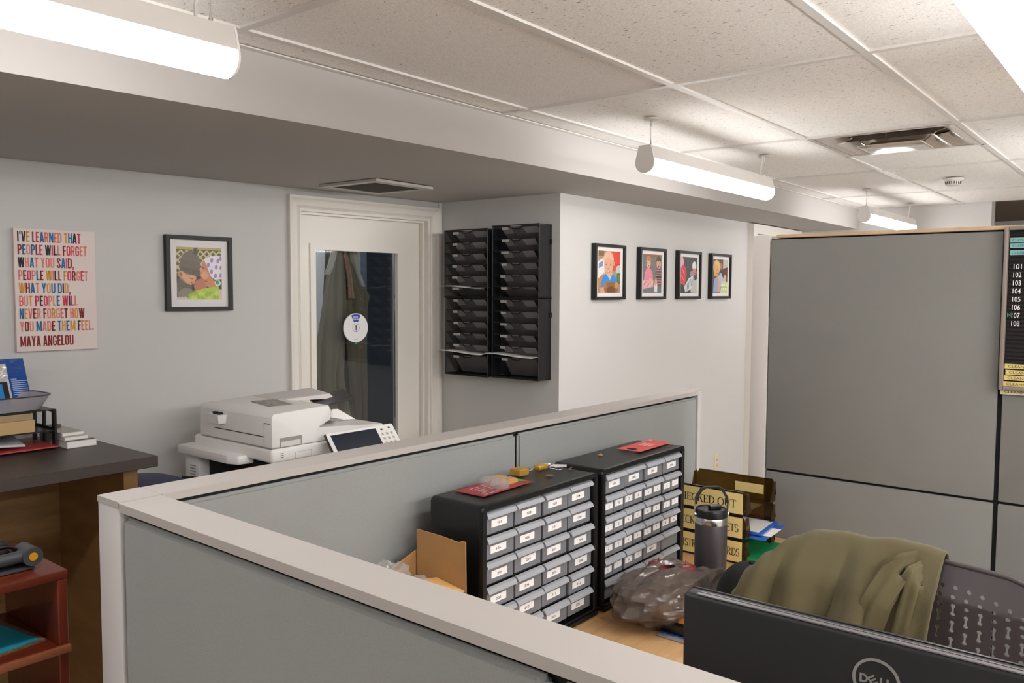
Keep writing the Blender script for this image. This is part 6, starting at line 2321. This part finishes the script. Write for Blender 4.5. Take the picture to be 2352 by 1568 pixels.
MB().box(OX0 + .012, OX1 - .08, OY0 + .003, OY1 - .03, ZL[1] + .0505, ZL[1] + .074, .001, 1).build('drawer', mat('drawer_khaki', '9b8763', .55), t, smooth=0)
MB().box(1.04, 1.075, OY0 - .002, OY0 + .001, ZL[1] + .048, ZL[1] + .054).build('drawer_notch', INK, t, smooth=0)
tag(MB().grid(lambda u, v: (0.85 + .36 * u + .03 * v, 3.255 + .2 * v, ZK + .020 + .012 * math.sin(3 * u) * (1 - v) + .012 * v), 12, 8).build('paper_stack', mat('paper_grey', 'c3c1c6', .7), None, smooth=60, solid=.006), 'curled stack of grey lined paper in the lower bay of the desk organizer', 'paper')
mb = MB()
tag(MB().box(0.85, 1.318, 3.235, 3.43, ZK + .0045 + .004, ZK + .0135).build('document_folder', mat('folder_red', 'b23b3c', .5), None, rotz=0.0, smooth=0), 'red folder under the paper in the lower bay of the desk organizer', 'folder')
tag(MB().box(0.9, 1.19, 3.41, 3.45, ZK + .022, ZK + .058).build('binder', mat('binder_blue', '23467f', .4), None, smooth=0), 'dark blue binder at the back of the organizer lower bay', 'binder')
# wire basket on top
t = thing('wire_basket', 'silver wire mesh tray on top of the black desk organizer', 'tray', (1.05, 3.36, ZK + .148))
WIRE = mat('wire_silver', 'a9a5aa', .45, .25, alpha=(.22, (1, 1, 1, 1)))
def basket(u, v):
    a = u * 2 * PI
    hw, hd = .255 + .035 * v, .098 + .012 * v
    c, s = math.cos(a), math.sin(a)
    n_ = 5.0
    k = (abs(c) ** n_ + abs(s) ** n_) ** (-1 / n_)
    return (1.035 + hw * k * c, 3.368 + hd * k * s, ZK + .1495 + .052 * v)


MB().grid(basket, 60, 5, wrap=True).build('mesh_wall', WIRE, t, smooth=40)
MB().tube([basket(i / 60, 1.0) for i in range(60)], .0026, 6, closed=True).build('rim', mat('wire_rim', '77737a', .35, .8), t)
MB().quad([basket(i / 60, 0.0) for i in range(60)]).build('mesh_floor', WIRE, t, smooth=0)
# blue glossy box leaning behind
t = thing('folder_box', 'glossy blue box with a silver front leaning behind the wire tray', 'box', (1.1, 3.47, ZK + .2))
BX = lambda x, z, d: (x + (z - 1.26) * -.0 + (1.405 - z) * .16, 3.475 - d, z)
def bq(mb, x0, x1, z0, z1, d0, d1):
    mb.hexa([BX(x0, z0, d0), BX(x1, z0, d0), BX(x1, z0, d1), BX(x0, z0, d1)], [BX(x0, z1, d0), BX(x1, z1, d0), BX(x1, z1, d1), BX(x0, z1, d1)])
    return mb
bq(MB(), .86, 1.288, 1.222, 1.402, 0, .012).build('board', mat('box_blue', '2a4f97', .12, bump=(45, .25, .004)), t, smooth=0)
bq(MB(), .862, 1.223, 1.2225, 1.384, .0123, .0135).build('silver_panel', mat('box_silver', 'cfccca', .15, .2, bump=(55, .5, .006)), t, smooth=0)
bq(MB(), .862, 1.215, 1.2225, 1.316, .0137, .0150).build('dark_band', INK, t, smooth=0)
bq(MB(), .862, 1.196, 1.2225, 1.308, .0152, .0164).build('cyan_band', mat('box_cyan', '1e7fd0', .3), t, smooth=0)
mb = MB()
for k in range(9):
    z = 1.262 + k * .0075
    w = (.05, .056, .052, .054, .05, .053, .047, .055, .02)[k]
    bq(mb, 1.231, 1.231 + w, z, z + .003, .0123, .0126)
mb.build('printed_lines', mat('box_print', '9fb4d8', .5), t, smooth=0)
# books at the right of the organiser
for i, (x0, x1, y0, y1, z, h, lb) in enumerate(((1.335, 1.445, 3.21, 3.46, ZK + .0005, .026, 'lowest grey book of the small pile right of the black desk organizer'),
                                               (1.337, 1.425, 3.235, 3.46, ZK + .027, .013, 'middle pale book of the small pile right of the black desk organizer'),
                                               (1.339, 1.42, 3.26, 3.46, ZK + .0405, .012, 'topmost pale book of the small pile beside the desk organizer'))):
    t = thing('book', lb, 'book', ((x0 + x1) / 2, (y0 + y1) / 2, z), group='small pile of books on the counter')
    cvm = mat('book_cover_%d' % i, ('b6b2ac', 'bdb9b2', 'c5c1ba')[i], .5)
    MB().box(x0, x1, y0, y1, z, z + .002).build('cover', cvm, t, smooth=0)
    MB().box(x0, x1, y0, y1, z + h - .002, z + h).build('cover', cvm, t, smooth=0)
    MB().box(x0 + .003, x1 - .001, y0 + .0005, y1 - .003, z + .0021, z + h - .0021).build('pages', PAPER, t, smooth=0)
    if i == 0:
        MB().box(x0 + .004, x1 - .004, y0 + .004, y0 + .02, z + h, z + h + .0003).build('title_band', mat('band_dark', '4a453f', .6), t, smooth=0)
tag(MB().box(1.335, 1.395, 3.40, 3.43, ZK + .0532, ZK + .066).build('stapler_bar', mat('stapler_grey', '4b4541', .4), None, smooth=0), 'dark grey bar lying on the book pile beside the organizer', 'ruler')

# ------------------------------------------------------------------ mahogany shelf unit
t = thing('shelf_unit', 'reddish mahogany shelf unit with open back before the counter', 'shelf', (0.55, 2.38, 0))
SX0, SX1, SY0, SY1 = 0.12, 0.912, 2.205, 2.56
MB().box(SX0, SX1, SY0, SY1, .925, .948, .004, 2).build('top_board', MAHOG, t, smooth=30)
SIDE = wood_mat('mahogany_upright', '5a2112', '78301a', (10, 10, 1), 3.0, .35, .2)
for x in (SX0 + .002, SX1 - .026):
    MB().box(x, x + .024, SY0 + .002, SY1 - .002, 0, .9248, .002, 1).build('side_board', SIDE, t, smooth=0)
for z in (.735, .50, .26, .04):
    MB().box(SX0 + .0265, SX1 - .0265, SY0 + .001, SY1 - .004, z, z + .02, .004, 2).build('shelf_board', MAHOG, t, smooth=30)
MB().box(SX0 + .004, SX1 - .002, SY0 - .016, SY0 + .0005, .735, .755, .004, 2).build('shelf_edge', mat('mahogany_lit_edge', '96583c', .4), t, smooth=30)  # edge coloured lighter to carry the light falling on it
s = sheet('paper_stack', (.70, 2.375, 0), .32, .27, .12, .7555, .006, mat('brown_folder', '7a5f45', .8, var=(120, .4)), 'brown patterned folder on the middle shelf beneath the turquoise paper', 'folder')
s = sheet('paper_sheet', (.715, 2.365, 0), .26, .24, .16, .762, .0015, mat('paper_turquoise', '1aa0bd', .7), 'bright turquoise sheet on the middle mahogany shelf', 'paper')
s = sheet('paper_stack', (.6, 2.4, 0), .3, .25, .0, .5205, .03, PAPER, 'stack of white paper on the lower mahogany shelf', 'paper')
# three hole punch
t = thing('hole_punch', 'black and grey hole punch with a yellow button on the mahogany shelf unit', 'hole punch', (.70, 2.34, .9485))
GREY = mat('punch_grey', '4a4c50', .35, bump=(300, .1, .0005))
MB().box(.42, .86, 2.27, 2.40, .949, .957, .006, 2).build('base_plate', GREY, t, smooth=40)
MB().hexa([(.42, 2.30, .9572), (.84, 2.30, .9572), (.84, 2.39, .9572), (.42, 2.39, .9572)], [(.42, 2.33, .978), (.83, 2.33, .978), (.83, 2.38, .99), (.42, 2.38, .99)]).build('body', BLACK, t, smooth=0)
MB().cyl((.36, 2.285, .978), (.835, 2.285, .985), .0145, .0155, 18).build('handle', GREY, t)
MB().cyl((.852, 2.262, .984), (.852, 2.33, .984), .024, .024, 28).build('end_knob', GREY, t)
MB().cyl((.852, 2.2605, .984), (.852, 2.2618, .984), .0105, .0105, 20).build('button', mat('button_yellow', 'e0a020', .35), t)
MB().grid(lambda u, v: (.80 + .045 * math.cos(PI * u), 2.31 + .06 * v, .958 + .048 * math.sin(PI * u)), 14, 3).build('arch', BLACK, t, smooth=60, solid=.008)
